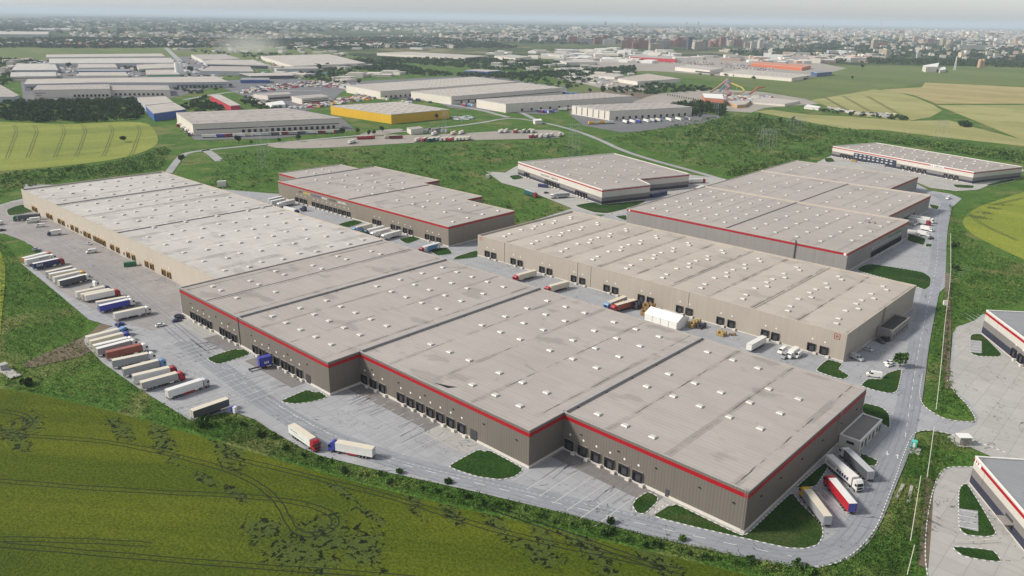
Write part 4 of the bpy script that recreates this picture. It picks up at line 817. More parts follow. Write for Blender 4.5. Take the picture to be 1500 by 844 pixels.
for s in (-1,1):
    P=[(3.5,s*.99,1.45),(4.85,s*.99,1.45),(4.3,s*.93,2.1),(3.5,s*.93,2.1)]; b.quad(*(P if s<0 else P[::-1]))
VW=b.mesh('window',[M_glass])
def van(label,col,p,q_):
    a=Vector(G(*p,.5)); c=Vector(G(*q_,.5)); d=(c-a).normalized(); e=empty('van',(a.x,a.y,0),math.atan2(d.y,d.x),label,'van')
    inst('body',VB,e,mats=[PC[col]]); inst('window',VW,e)
    for x in (1.1,4.9):
        for s in (-1,1): inst('wheel',WHv,e,(x,s*.88,.36))
van('white van parked on the cream warehouse yard between two box trucks','white',(66.5,331),(52,332)); van('white van crossing the cream warehouse yard','white',(142,368),(126,370.5)); van('white van at the left edge of the picture','white',(4,327),(-8,330)); van('white van driving on the ring road by the north depot','white',(1391,290),(1380,294))
van('white van at the back of the alley group','white',(1150,512),(1141,518)); van('white van in front of the alley group','white',(1173,518),(1163,525)); van('grey van nose out in the alley group','grey',(1154,519),(1143,527))
van('white van parked on the paved bay near the office corner','white',(1292,552),(1272,549)); van('silver pickup van parked nose to the beige warehouse wall','silver',(1246,521.5),(1266,529.5)); 
for i,(x,y) in enumerate(((1331,327),(1334.5,325.2),(1338,323.6))): van(('nearest','middle','furthest')[i]+' of three small white vans at the grey panel warehouse docks','white',(x,y),(x+7,y+2.2))
b=MB(); profile(b,[(0,.3),(-.02,.75),(.15,.92),(1.0,.98),(2.9,.96),(4.05,.78),(4.3,.6),(4.3,.28)],-.88,.88,0,.05); profile(b,[(.35,.93),(.95,1.44),(2.35,1.46),(3.1,.95)],-.80,.80,0,.16); KB=b.mesh('body',[PC['white']])
b=MB(); b.quad((2.42,-.62,1.42),(2.42,.62,1.42),(3.1,.72,.98),(3.1,-.72,.98)); b.v=[(x+.03,y,z+.02) for x,y,z in b.v]; b.f[-1]=b.f[-1][::-1]
b.quad((.33,-.70,.97),(.33,.70,.97),(.9,.6,1.42),(.9,-.6,1.42)); b.f[-1]=b.f[-1][::-1]
for s in (-1,1):
    P=[(.62,s*.795,1.0),(2.8,s*.795,1.0),(2.3,s*.69,1.4),(1.0,s*.69,1.4)]; b.quad(*(P if s<0 else P[::-1]))
KW=b.mesh('window',[M_glass])
def car(label,col,p,q_,sc=1):
    a=Vector(G(*p,.3)); c=Vector(G(*q_,.3)); d=(c-a).normalized(); e=empty('parked_car',(a.x,a.y,0),math.atan2(d.y,d.x),label,'car')
    inst('body',KB,e,mats=[PC[col]],scale=(sc,sc,sc)); inst('window',KW,e,scale=(sc,sc,sc))
    for x in (.8,3.4):
        for s in (-1,1): inst('wheel',WHc,e,(x*sc,s*.78*sc,.32))
car('dark blue car, upper of the trio at the front warehouse west corner','navy',(255,464),(267,463)); car('black car, middle of the trio at the front warehouse west corner','black',(256,467),(269,466)); car('dark blue car, lower of the trio at the front warehouse west corner','navy',(252,471.5),(263,469.5))
car('white car crossing the yard near the dark trio','white',(228,478.5),(240,476)); car('silver car parked in the middle bay beside the beige warehouse','silver',(1265,510),(1279,515)); car('dark suv by the pump house annex','black',(1290,495),(1301,500),1.1); car('black suv nearest the pump house annex wall','darkgrey',(1284,498),(1294,503),1.1)
car('white car on the paved bay under the roadside tree','white',(1308,534),(1294,538)); car('white car beside the other under the roadside tree','white',(1308,531),(1297,532.5)); car('dark car at the roadside bay by the grey panel warehouse','black',(1367,349.5),(1356.5,351)); car('green grey car on the grass edge near the cream warehouse','teal',(49,368.5),(62,367)); car('pale car beside the green one at the grass edge','silver',(47,366),(58,365))
car('dark car at the left edge of the yard','black',(-2,338.5),(7,337)); car('silver car by the cream warehouse cabinets','silver',(126,357),(137,359)); car('blue car beside the lower parked row','blue',(168,476.5),(178,475))
car('dark estate car in the three tone depot yard','black',(797,283),(804,282.5)); car('grey car in the yard behind the cream warehouse','grey',(438,307),(447,305.5))
# lone tractors
def tractor(label,cab,p,q_):
    a=Vector(G(*p,3.5)); c=Vector(G(*q_,3.5)); d=(c-a).normalized(); e=empty('tractor_unit',(a.x-d.x*12,a.y-d.y*12,0),math.atan2(d.y,d.x),label,'lorry')
    inst('cab',CB,e,mats=[PC[cab],None]); inst('windscreen',WS,e); [inst('side_window',SW,e,scale=(1,k,1)) for k in (1,-1)]; inst('grille',GR,e); [inst('mirror',MI,e,scale=(1,k,1)) for k in (1,-1)]
    for x in (12.9,15.3):
        for s in (-1,1): inst('wheel',WH,e,(x,s*1.06,.52))
tractor('lone white tractor unit in the west row','white',(131,414.5),(143,411.5)); tractor('lone pale blue tractor unit at the head of the lower row','sky',(172,482.5),(184,478.5)); tractor('lone blue tractor unit left of the car at the lower row','navy',(165,476),(178,472.5)); 
tractor('lone dark tractor beside the turning truck behind the cream warehouse','navy',(441,303.5),(450,301.5))
# containers and skips
def container(name,label,col,p,q_,L=6.1,H=2.6,W_=1.22,z=0.0,cat='container'):
    a=Vector(G(*p,H)); c=Vector(G(*q_,H)); d=(c-a).normalized(); e=empty(name,(a.x,a.y,0),math.atan2(d.y,d.x),label,cat)
    b=MB(); b.box(0,L,-W_,W_,z+.12,z+H)
    for x in np.arange(.25,L-.1,.42):
        for s in (-1,1): b.box(x,x+.16,s*W_-.04,s*W_+.04,z+.25,z+H-.15)
    o=b.build('body',PC[col]); o.parent=e
    b=MB(); 
    for x in (0,L-.12):
        for s in (-1,1): b.box(x,x+.12,s*(W_+.045)-.06,s*(W_+.045)+.06,z+.05,z+H+.02)
    o=b.build('corner_post',M_chas); o.parent=e; b=MB(); b.box(-.05,-.004,-W_+.1,W_-.1,z+.3,z+H-.2); 
    for y in (-.5,.5): b.box(-.09,-.051,y-.03,y+.03,z+.3,z+H-.2)
    o=b.build('door',PC[col]); o.parent=e; return e
container('waste_container','green waste container standing on the cream warehouse yard','green',(181,384.5),(196,382.8),6.5,2.6)
e=container('swap_body','blue swap body with white mark docked at the front warehouse','blue',(378.5,527.8),(396,523.5),5.2,3.9,1.25,1.1)
b=MB(); b.box(-4.2,5.2,-.4,.4,.75,1.1); b.box(-4.2,-3.9,-1.1,1.1,.5,.8)
for x in (1.2,2.4): 
    for s in (-1,1): b.cyl((x,s*.9-.15,.5),.48,(0,1,0),.3)
o=b.build('trailer_chassis',M_chas); o.parent=e
q=MB(); 
for x in (1.9,2.6,3.3): q.box(x,x+.5,-1.33,-1.295,2.2,3.1)
o=q.build('side_graphics',[PC['white']]); o.parent=e
container('freight_container','navy container in front of the three tone depot docks','navy',(789,269),(797.5,270),9,2.8); 
for i,(x,y) in enumerate(((953,284.5),(959,283.2),(966,281.5))): container('freight_container',('left','middle','right')[i]+' of three dark blue containers lined up at the three tone depot corner','navy',(x+.5,y),(x+6,y-1.0),8,3)
LL('white trailer truck waiting at the corner of the three tone depot','silver','white',(1003,283.2),(988,287.2),'c',roof='white'); LL('white trailer truck with red cab behind the three tone depot','red','white',(1009,262.5),(1021,262),'c'); LL('white trailer truck with crimson cab by the grey panel warehouse corner','crimson','white',(1030,271.5),(1018,276),'c')
container('site_cabin','white site cabin at the edge of the wild grass behind the cream warehouse','white',(318,265.5),(334,264.5),7,5)
container('pallet_container','white cabin beside the striped depot yard at the plain','white',(712,256),(716,256),3,3.4)
# white tent, pallets
def tent(label,px,L,Wd,H,He,ang):
    p=G(*px); e=empty('storage_tent',(*p,0),ang,label,'tent'); b=MB()
    b.quad((0,-Wd,0),(L,-Wd,0),(L,-Wd,He),(0,-Wd,He)); b.quad((L,Wd,0),(0,Wd,0),(0,Wd,He),(L,Wd,He)); b.poly([(0,-Wd,0),(0,-Wd,He),(0,0,H),(0,Wd,He),(0,Wd,0)]); b.poly([(L,-Wd,0),(L,Wd,0),(L,Wd,He),(L,0,H),(L,-Wd,He)])
    o=b.build('side_sheet',plain('tent_sheet',(.80,.79,.75),.6,.08)); o.parent=e
    b=MB(); b.quad((-.1,-Wd-.12,He-.02),(L+.1,-Wd-.12,He-.02),(L+.1,0,H+.06),(-.1,0,H+.06)); b.quad((L+.1,Wd+.12,He-.02),(-.1,Wd+.12,He-.02),(-.1,0,H+.06),(L+.1,0,H+.06)); o=b.build('roof_sheet',plain('tent_roof',(.84,.83,.79),.6,.06)); o.parent=e
    b=MB()
    for x in np.linspace(0,L,5):
        for s in (-1,1): b=MB(); b.bar((x,s*(Wd+.05),0),(x,s*(Wd+.05),He),.06); o=b.build('frame_post',M_trim); o.parent=e
    return e
e=tent('white gabled storage tent standing in the alley',(500,500),18,5.2,6.2,4.0,0); e.location=(-191.3,308.5,0)
def stack(label,u,v,nx,ny,nz,mat,name='pallet_stack',cat='pallets',s=1.25):
    e=empty(name,(u,v,0),random.uniform(-.1,.1),label,cat); 
    for i in range(nx):
        for j in range(ny):
            b=MB(); h=0
            for k in range(nz-((i+j)%2)):
                b.box(i*s,i*s+s*.93,j*s,j*s+s*.93,h+.0,h+.12,1); b.box(i*s+.03,i*s+s*.9,j*s+.03,j*s+s*.9,h+.12,h+1.05,0); h+=1.07
            o=b.build('crate',[mat,M_wood2]); o.parent=e
M_crate=plain('pale_timber',(.42,.30,.13),.8,.4,2); M_crate2=plain('brown_timber',(.27,.17,.075),.8,.4,2); M_wrap=plain('dark_wrapped_goods',(.045,.05,.075),.5,.5,1.5)
stack('pale timber crates standing free in the alley left of the tent',-213.5,309.5,4,3,3,M_crate); stack('dark wrapped goods piled beside the timber crates',-205.8,313,3,6,3,M_wrap); stack('brown timber crates against the beige warehouse dock left of the tent',-201,316,4,4,3,M_crate2); stack('brown timber crates between tent and dark wrapped goods',-197,308.5,3,4,3,M_crate2)
stack('timber crates just right of the tent',-171.6,311,2,6,3,M_crate); stack('dark grey pallets right of the tent beside timber crates',-168.2,313,2,4,2,M_wrap); stack('loose low pallets scattered right of the tent',-157.5,312,3,3,2,M_crate); stack('small pallet heap near the pallets in the alley',-153,316,2,2,1,M_crate2)
stack('heap of goods at the north depot office block',*g0+gd*34+Vector((gd.y,-gd.x))*9,4,3,2,M_crate); stack('white wrapped goods at the north depot docks',*(g0+gd*52+Vector((gd.y,-gd.x))*10),16,4,2,PC['silver']); stack('timber goods at the three tone depot docks',*G(790,264),4,2,2,M_crate)
# alley conveyor ramps, booths
e=empty('booth',(*G(1338,655),0),.3,'turquoise portable booth on a concrete pad beside the ring road','booth')
b=MB(); b.box(-.8,.8,-.8,.8,.1,2.3); o=b.build('cabin',plain('turquoise_plastic',(.05,.42,.36),.5,.1)); o.parent=e; b=MB(); b.box(-.9,.9,-.9,.9,2.3,2.45); o=b.build('roof',plain('turquoise_roof',(.10,.55,.48),.5,.1)); o.parent=e; b=MB(); b.box(-.35,.35,-.84,-.801,.2,2.1); o=b.build('door',M_white); o.parent=e
b=MB(); b.poly([(*G(x,y),.0) for x,y in ((1327,662),(1346,668),(1350,657),(1333,652))]); o=b.build('concrete_pad',M_conc2); o['kind']='structure'
e=empty('booth',(*G(343,604),0),.2,'blue and white portable toilet at the grass tip','booth'); b=MB(); b.box(-1.2,0,-.6,.6,0,2.2); o=b.build('cabin',PC['blue']); o.parent=e; b=MB(); b.box(.1,1.2,-.6,.6,0,2.4); o=b.build('second_cabin',PC['white']); o.parent=e
e=empty('transformer_kiosk',(*G(1410,650),0),.72,'pale concrete transformer kiosk on the grass by the truck court','kiosk'); b=MB(); b.box(-2,2,-1.5,1.5,.1,3.0); o=b.build('wall',M_conc2); o.parent=e; b=MB(); b.box(-2.2,2.2,-1.7,1.7,3.0,3.25); o=b.build('roof',M_white); o.parent=e; b=MB(); b.box(-.9,.9,-1.56,-1.501,.2,2.3); o=b.build('door',M_trim); o.parent=e; b=MB(); b.box(-3,3,-2.4,2.4,0,.1); o=b.build('base_slab',M_conc2); o.parent=e
e=empty('concrete_hatch',(*G(8,543),0),.1,'pale concrete shaft with slab at the left field edge','shaft'); b=MB(); b.box(-3,0,-1.5,1.5,0,2.6); b.box(-2.6,-1.4,-1.53,-1.501,.4,1.9); o=b.build('shaft_wall',M_conc2); o.parent=e; b=MB(); b.box(0,10,-2,2,0,.4); o=b.build('slab',M_conc2); o.parent=e
# ---------------------------------------------------------------- vegetation
def leaf_mat(name,c1,c2,sc=.6):
    m,n,b=newmat(name,.85,spec=.15); a=n.noise(sc,3,.6); k=n.n.new('ShaderNodeObjectInfo')
    col=n.mix(n.ss(a,.35,.65),c1,c2); col=n.mul(col,n.m('ADD',n.m('MULTIPLY',k.outputs['Random'],.45),.78)); big=n.noise(.035,4,.65,dist=.8); col=n.mix(n.ss(big,.5,.66),col,(.145,.175,.050)) if 'scrub' in name else col; col=n.mul(col,n.m('ADD',n.m('MULTIPLY',n.ss(big,.3,.6),.55),.65)); n.l.new(col,b.inputs['Base Color']); return m
L_dark=leaf_mat('dark_foliage',(.018,.046,.012),(.046,.088,.024)); L_mid=leaf_mat('mid_foliage',(.026,.062,.012),(.066,.120,.026)); L_far=leaf_mat('far_foliage',(.012,.032,.015),(.032,.058,.026),.08); L_scrub=leaf_mat('scrub_foliage',(.032,.086,.013),(.085,.155,.028),.3)
M_bark=plain('bark',(.07,.05,.035),.9,.3,2)
def quads(name,C,size,mat,up=.25,flat=1.0):
    "one mesh of randomly turned leaf clumps (quads) at the centres C"
    n=len(C); d=RNG.normal(size=(n,3)); d[:,2]+=up; d/=np.linalg.norm(d,axis=1)[:,None]
    r=RNG.normal(size=(n,3)); u=np.cross(d,r); u/=np.linalg.norm(u,axis=1)[:,None]; w=np.cross(d,u)
    s=(np.asarray(size)*RNG.uniform(.6,1.35,n))[:,None] if np.ndim(size)==0 else (size*RNG.uniform(.6,1.35,n))[:,None]
    V=np.empty((n,4,3)); V[:,0]=C-u*s-w*s*.7; V[:,1]=C+u*s-w*s*.5; V[:,2]=C+u*s*.8+w*s*.7; V[:,3]=C-u*s*.7+w*s*.8; V[:,:,2]=np.maximum(V[:,:,2],.02) if flat else V[:,:,2]
    me=bpy.data.meshes.new(name); me.vertices.add(4*n); me.vertices.foreach_set('co',V.ravel()); me.loops.add(4*n); me.loops.foreach_set('vertex_index',np.arange(4*n,dtype=np.int32)); me.polygons.add(n); me.polygons.foreach_set('loop_start',np.arange(0,4*n,4,dtype=np.int32)); me.materials.append(mat); me.update(calc_edges=True); return me
def crown_pts(n,r,h,z0,lobes=9):
    L=[]
    for _ in range(lobes):
        a=RNG.uniform(0,6.28); q=r*.62*math.sqrt(RNG.uniform(0,1)); L.append((q*math.cos(a),q*math.sin(a),z0+h*RNG.uniform(.2,.85),r*RNG.uniform(.34,.55)))
    L=np.array(L); k=RNG.integers(0,lobes,n); d=RNG.normal(size=(n,3)); d/=np.linalg.norm(d,axis=1)[:,None]; rad=L[k,3]*RNG.uniform(.55,1.05,n)
    P=L[k,:3]+d*rad[:,None]; P[:,2]=np.maximum(P[:,2],z0*.6+.1); return P
def trunk_mesh(h,r):
    b=MB(); b.cyl((0,0,0),r,(0.03,0.02,1),h*.6,7,0,r*.6)
    for k in range(4):
        a=k*1.6; b.bar((0,0,h*(.35+.06*k)),(math.cos(a)*h*.2,math.sin(a)*h*.2,h*(.62+.06*k)),r*.3)
    return b.mesh('trunk',M_bark)
TREES=[(quads('crown',crown_pts(520,3.2,5.2,2.2),.42,m),trunk_mesh(7,.22)) for m in (L_mid,L_dark,L_mid)]
POPL=(quads('crown',crown_pts(420,1.6,9.5,1.2,16),.42,L_dark),trunk_mesh(9,.2))
BUSH=[quads('foliage',crown_pts(200,1.3,1.2,.1,6),.30,m) for m in (L_mid,L_dark,L_scrub)]
STEM=MB(); STEM.bar((0,0,0),(.1,.1,.9),.06); STEM.bar((0,0,0),(-.3,.2,.9),.05); STEM.bar((0,0,0),(.2,-.3,.8),.05); STEM=STEM.mesh('stem',M_bark)
def tree(label,px,h,kind=0,group=None,wide=1.0,at=None):
    p=at or G(*px); cr,tr=POPL if kind==3 else TREES[kind]; s=h/ (11.0 if kind==3 else 7.6); e=empty('tree' if kind!=3 else 'poplar_tree',(*p,-.2),random.uniform(0,6),label,'tree',group)
    inst('trunk',tr,e,scale=(s,s,s)); inst('crown',cr,e,scale=(s*wide,s*wide,s)); return e
def bush(px,s,kind,label,group):
    p=G(*px); e=empty('shrub',(*p,-.05),random.uniform(0,6),label,'shrub',group); inst('foliage',BUSH[kind],e,scale=(s,s,s*random.uniform(.8,1.1))); inst('stem',STEM,e,scale=(s,s,s))
tree('round leafy tree beside the ring road and the paved bays',(1318,538),7.5,0,wide=1.05); tree('lone round tree standing in the golden field',(182,208),7,1,wide=1.6)
tree('small dark tree beside the curved country road',(266,238),8,1); tree('single tree on the verge in front of the long pale warehouse',(349.5,210.5),9.5,1); tree('small tree right of the single verge tree',(368,211.5),5,0); tree('lone small tree on the far meadow',(1248,117),10,1)
for i,(x,y,h) in enumerate(((437,207,9),(502,198,9),(524,196,8),(540,199,7),(548,198,7),(560,194,8),(409,209,6))): tree('verge tree along the lorry park, '+('tall one beside the gravel tip','standing behind the gravel tip','near the red lorries','first of a close pair','second of a close pair','beside the small house','small one at the west end')[i],(x,y),h,i%2)
for i in range(42):
    t=i/41; x=292+(1185-292)*t; y=622+(836-622)*t+random.uniform(-5,4)-14*math.sin(PI*t)*0
    y=np.interp(x,[292,340,400,450,560,700,850,960,1060,1185],[622,617,643,668,700,732,768,797,818,834])+random.uniform(-3,7)
    bush((x+random.uniform(-6,6),y),random.uniform(.6,1.25),i%3,'low shrub in the weedy verge between front road and crop field','verge shrubs')
for (x,y,s,k,l) in ((297,625,2.0,0,'broad bush at the tip where the yard meets the verge'),(40,563,1.8,1,'dark bush beside the concrete shaft'),(657,706,1.2,2,'bright feathery bush leaning over the front road edge'),(585,692,1.1,0,'bush behind the blue cabbed road truck'),(1187,838,1.6,0,'bush at the bend of the ring road in the foreground'),(1398,362,2.2,1,'dark bush east of the ring road'),(1400,395,1.8,1,'second dark bush east of the ring road, nearer'),(895,767,1.1,0,'bush beside the crop field below the six docks'),(1000,792,1.0,0,'bush near the front warehouse corner road')): bush((x,y),s,k,l,None)
def in_poly(P,x,y):
    c=np.zeros(len(x),bool); n=len(P)
    for i in range(n):
        x1,y1=P[i]; x2,y2=P[(i+1)%n]; k=((y1>y)!=(y2>y))&(x<(x2-x1)*(y-y1)/(y2-y1+1e-12)+x1); c^=k
    return c
def scatter(px,n,world=True):
    P=GP(px); X=[p[0] for p in P]; Y=[p[1] for p in P]; out=[]
    while sum(len(o) for o in out)<n:
        x=RNG.uniform(min(X),max(X),n*3); y=RNG.uniform(min(Y),max(Y),n*3); k=in_poly(P,x,y); out.append(np.stack([x[k],y[k]],1))
    return np.concatenate(out)[:n]
def mass(name,items,mat,kind='stuff',extra=()):
    "many plants that read as one mass: items = (points, height, radius, quads per plant, quad size)"
    C=[];Z=[]
    for P,h,r,q,s in items:
        n=len(P); k=np.repeat(np.arange(n),q); hh=h*RNG.uniform(.55,1.2,n)[k]; d=RNG.normal(size=(n*q,3)); d/=np.linalg.norm(d,axis=1)[:,None]; rr=RNG.uniform(.5,1.05,n*q)
        c=np.empty((n*q,3)); c[:,0]=P[k,0]+d[:,0]*r*rr; c[:,1]=P[k,1]+d[:,1]*r*rr; c[:,2]=hh*.55+d[:,2]*hh*.45*rr; C.append(c); Z.append(np.full(n*q,s))
    o=bpy.data.objects.new(name,quads(name,np.concatenate(C),np.concatenate(Z),mat)); COL.objects.link(o); o['kind']=kind; return o
VERGE=[(292,612),(330,606),(372,617),(400,634),(440,657),(470,670),(560,692),(700,723),(850,759),(960,788),(1100,816),(1150,826),(1200,834),(1250,815),(1290,770),(1310,720),(1340,725),(1325,790),(1310,860),(1220,860),(1110,842),(1000,816),(850,781),(700,747),(560,714),(430,678),(330,647),(260,624)]
WESTG=[(0,345),(30,385),(85,432),(125,470),(120,498),(150,535),(205,573),(285,618),(260,628),(200,609),(100,584),(0,566)]
EASTG=[(1392,300),(1410,340),(1440,365),(1500,390),(1500,440),(1400,470),(1388,520),(1400,575),(1425,610),(1395,610),(1360,590),(1362,520),(1374,450),(1390,420),(1392,360)]
mass('rough_grass',[(scatter(VERGE,5200),.9,.55,3,.20),(scatter(WESTG,4200),.7,.6,3,.22),(scatter(EASTG,2600),.9,.8,3,.30),(scatter([(1334,650),(1362,636),(1420,648),(1385,684),(1362,725),(1355,800),(1330,844),(1300,844),(1310,740)],1500),.7,.5,3,.2)],L_scrub)
PLAIN=[(300,275),(330,225),(420,222),(560,218),(700,210),(830,206),(900,225),(750,240),(715,250),(750,285),(830,308),(760,330),(700,300),(560,245),(430,240),(400,265),(360,280)]
MID=[(880,205),(960,190),(1040,172),(1100,168),(1200,184),(1300,195),(1500,220),(1500,236),(1300,210),(1220,214),(1170,234),(1080,255),(1010,240),(930,215)]
LEFTG=[(0,255),(60,250),(140,242),(200,230),(240,215),(250,222),(235,250),(30,275),(0,290)]
mass('scrub',[(scatter(PLAIN,150),2.4,2.3,16,.6),(scatter(MID,220),3.0,2.8,16,.75),(scatter(LEFTG,70),2.6,2.4,16,.6),(scatter(EASTG,40),1.8,1.6,16,.4),(scatter(PLAIN,2600),1.3,1.2,4,.45),(scatter(MID,3200),1.5,1.6,5,.6),(scatter(LEFTG,1500),1.4,1.4,4,.5),(scatter([(1100,172),(1040,178),(1000,200),(1080,215),(1200,205),(1215,190)],500),3.5,3,14,.9),(scatter([(1230,196),(1500,225),(1500,240),(1290,207)],260),3.2,3,12,.9),(scatter([(1060,256),(1100,240),(1180,226),(1220,215),(1225,222),(1150,240),(1090,262)],260),2.6,2.0,10,.6)],L_scrub)
mass('wood',[(scatter([(0,160),(60,150),(120,148),(200,150),(215,165),(200,176),(130,180),(50,180),(0,178)],520),6.5,4.2,42,1.1),(scatter([(0,148),(80,150),(200,146),(195,151),(60,158),(0,156)],150),6,4,36,1.1),(scatter([(262,158),(300,140),(308,150),(335,158),(300,172),(275,166)],90),4.5,3.5,34,1.0),(scatter([(350,150),(395,165),(420,158),(360,142)],50),4.5,3.5,34,1.0)],L_dark)
mass('tree_belt',[(scatter([(0,128),(30,120),(60,90),(0,86),(-40,120)],130),6,5,22,1.6),(scatter([(255,108),(300,112),(340,126),(280,140),(250,130)],70),5,4,22,1.4),(scatter([(430,104),(500,100),(545,110),(500,124),(450,116)],150),6,4.5,22,1.5),(scatter([(740,118),(860,112),(880,124),(830,132),(770,126)],60),6,5,22,1.6),(scatter([(180,92),(215,92),(215,108),(185,110)],26),6,4,22,1.4),(scatter([(1000,108),(1100,116),(1180,118),(1190,112),(1060,110)],40),6,5,22,1.6),(scatter([(1190,160),(1330,172),(1330,177),(1200,165)],40),4,3.5,20,1.2),(scatter([(280,75),(540,84),(560,90),(500,92),(300,82)],110),7,6,20,1.9),(scatter([(980,158),(1010,152),(1060,158),(1062,170),(1020,172),(1000,165)],90),9,4,44,1.3),(scatter([(470,85),(560,92),(660,110),(760,108),(840,104),(930,98),(930,108),(850,112),(760,116),(690,113),(600,110),(500,100),(440,92)],900),8,6,22,1.9),(scatter([(700,86),(830,92),(840,100),(740,104),(560,92),(560,86)],500),7,7,18,2.0),(scatter([(880,132),(930,128),(960,120),(1000,128),(1040,126),(1045,133),(960,138),(900,136)],140),6,4.5,30,1.4),(scatter([(1260,93),(1380,96),(1500,100),(1500,95),(1380,90),(1270,88)],240),13,8,26,2.4),(scatter([(1405,181),(1420,183),(1425,187),(1408,186)],14),7,4,40,1.2)],L_dark)
# ---------------------------------------------------------------- far warehouses (each its own thing with parts)
def quadrt(px,z): return [G(x,y,z) for x,y in px]
M_bluew=wall_mat('blue_cladding',(.045,.10,.33),2,.05); M_yelw=wall_mat('yellow_cladding',(.62,.37,.012),2,.05); M_redw=wall_mat('red_cladding',(.42,.03,.045),2,.05); M_pw=wall_mat('pale_cladding',(.64,.59,.52),3,.04); M_gw=wall_mat('pale_grey_cladding',(.44,.45,.48),3,.04); M_win=plain('window_band',(.06,.065,.08),.2,.3)
M_gy=plain('gable_grey',(.45,.45,.46),.6,.15)
def far_hall(name,label,px,H,wall,roof,wins=(),gable=0,sky=0,cat='warehouse',docks=(),band=None,stripe=None):
    """px: roof corner pixels near-left first; wins: (edge, t0, t1, z0, z1) window bands; docks: (edge, t0, t1, n)"""
    P=ccw(quadrt(px,H)); cx=sum(p[0] for p in P)/len(P); cy=sum(p[1] for p in P)/len(P); e=empty(name,(cx,cy,0),0,label,cat)
    P0=quadrt(px,H)   # original order for edges
    w=MB(); w.prism(P,-.3,H,0,cap=False); w.build('wall',wall,e)
    r=MB()
    if gable and len(P0)==4:
        a,b,c,d=[Vector(p) for p in P0]; m1,m2=((a+b)/2,(d+c)/2) if gable==1 else ((a+d)/2,(b+c)/2); hh=H+abs((b-a).length if gable==1 else (d-a).length)*.07
        if gable==1: Q=[(a,m1,m2,d),(m1,b,c,m2)]; T=[(a,b,m1),(c,d,m2)]
        else: Q=[(a,b,m2,m1),(m1,m2,c,d)]; T=[(d,a,m1),(b,c,m2)]
        ms=(m1,m2)
        for q in Q: r.poly([(v.x,v.y,hh if v in ms else H+.02) for v in q])
        r.build('roof',roof,e); g=MB()
        for t in T: g.poly([(v.x,v.y,hh-.05 if v in ms else H) for v in t])
        g.build('gable',wall,e)
    else:
        r.poly([(*p,H+.05) for p in inset(P,-.2)]); r.build('roof',roof,e)
    rim=MB(); q=inset(P,-.22)
    for k in range(len(q)): rim.quad((*q[k],H-.5),(*q[(k+1)%len(q)],H-.5),(*q[(k+1)%len(q)],H+.2),(*q[k],H+.2))
    if not gable: rim.build('roof_edge',stripe or M_gy,e)
    def edge(k): a,b=Vector(P0[k]),Vector(P0[(k+1)%len(P0)]); d=(b-a).normalized(); n=Vector((d.y,-d.x)); c=Vector((cx,cy)); n=n if n.dot(a-c)>0 else -n; return a,b,d,n
    for (k,t0,t1,z0,z1) in wins:
        a,b,d,n=edge(k); m=MB(); u=a+(b-a)*t0+n*.12; v=a+(b-a)*t1+n*.12; m.quad((u.x,u.y,z0),(v.x,v.y,z0),(v.x,v.y,z1),(u.x,u.y,z1)); m.build('window_band',M_win,e)
    for (k,t0,t1,n_) in docks:
        a,b,d,n=edge(k)
        for i in range(n_):
            c=a+(b-a)*(t0+(t1-t0)*(i+.5)/n_)+n*.15; m=MB(); h=1.7; m.box(-h,h,-.4,.4,.9,4.6,M=Matrix.Translation((c.x,c.y,0))@Matrix.Rotation(math.atan2(d.y,d.x),4,'Z')); m.build('dock_door',M_rub,e)
    if sky:
        a,b,c,d=[Vector(p) for p in (P0[0],P0[1],P0[2],P0[3])]; nu,nv=sky; m=MB(); 
        for i in range(nu):
            for j in range(nv):
                s,t=(i+.5)/nu,(j+.5)/nv; p=(a+(b-a)*s)*(1-t)+(d+(c-d)*s)*t; ang=math.atan2((d-a).y,(d-a).x)
                m.box(-3,3,-.9,.9,H+.06,H+.5,M=Matrix.Translation((p.x,p.y,0))@Matrix.Rotation(ang,4,'Z'))
        o=m.build('skylights',M_sky,e); o['kind']='stuff'
    if band:
        k,z0,z1,mm=band
        a,b,d,n=edge(k); m=MB(); u=a+n*.1; v=b+n*.1; m.quad((u.x,u.y,z0),(v.x,v.y,z0),(v.x,v.y,z1),(u.x,u.y,z1)); m.build('coloured_band',mm,e)
    return e
FH=far_hall
FH('yellow_hall','bright yellow walled hall with pale flat roof',[(484,155),(573,168),(658,160.5),(585,149)],12.2,M_yelw,RFg,sky=(8,6))
FH('pale_warehouse','long pale grey warehouse behind the verge trees with lorries along its front',[(258,165),(282,182),(500,173),(420,158.5)],13.5,M_pw,RF1,wins=[(1,.02,.98,6.2,7.3)],docks=[(1,.3,.96,17)],sky=(3,9))
FH('blue_gabled_shed','twin gabled shed with blue front and pale roof, nearest half',[(213,154.5),(224,166.5),(272,160.5),(257,151.5)][0:0] or [(213.5,155),(225,166.5),(272,160),(255,150.5)],10,M_bluew,RFg,gable=0)
FH('pale_gabled_shed','pale half of the twin shed behind the blue front',[(201,143),(213,154.2),(254,150.2),(242,141)],10,M_gw,RFg)
FH('red_long_shed','long narrow red shed beside the bushes',[(307,139),(338,155),(352,154),(322,138.5)],9.5,M_redw,RFg,wins=[])
FH('great_warehouse','huge pale warehouse with saw striped roof behind the yellow hall',[(507,125),(557,134),(755,120),(695,112.5)],13,M_pw,RFg,docks=[(1,.02,.3,9)],sky=(10,16))
FH('great_warehouse','second huge warehouse with pale end wall, left of the tawny lot',[(602,134),(661,141.5),(824,128.5),(765,121)],13,M_pw,RFg,wins=[(1,.02,.98,5,6.2)],docks=[(1,.05,.4,6)],sky=(8,14))
FH('great_warehouse','warehouse with logo corner between the second huge one and the nearest one',[(698,145.5),(741,152.5),(928,141),(880,135.5)],13,M_pw,RF1,docks=[(1,.08,.7,9)],sky=(6,11))
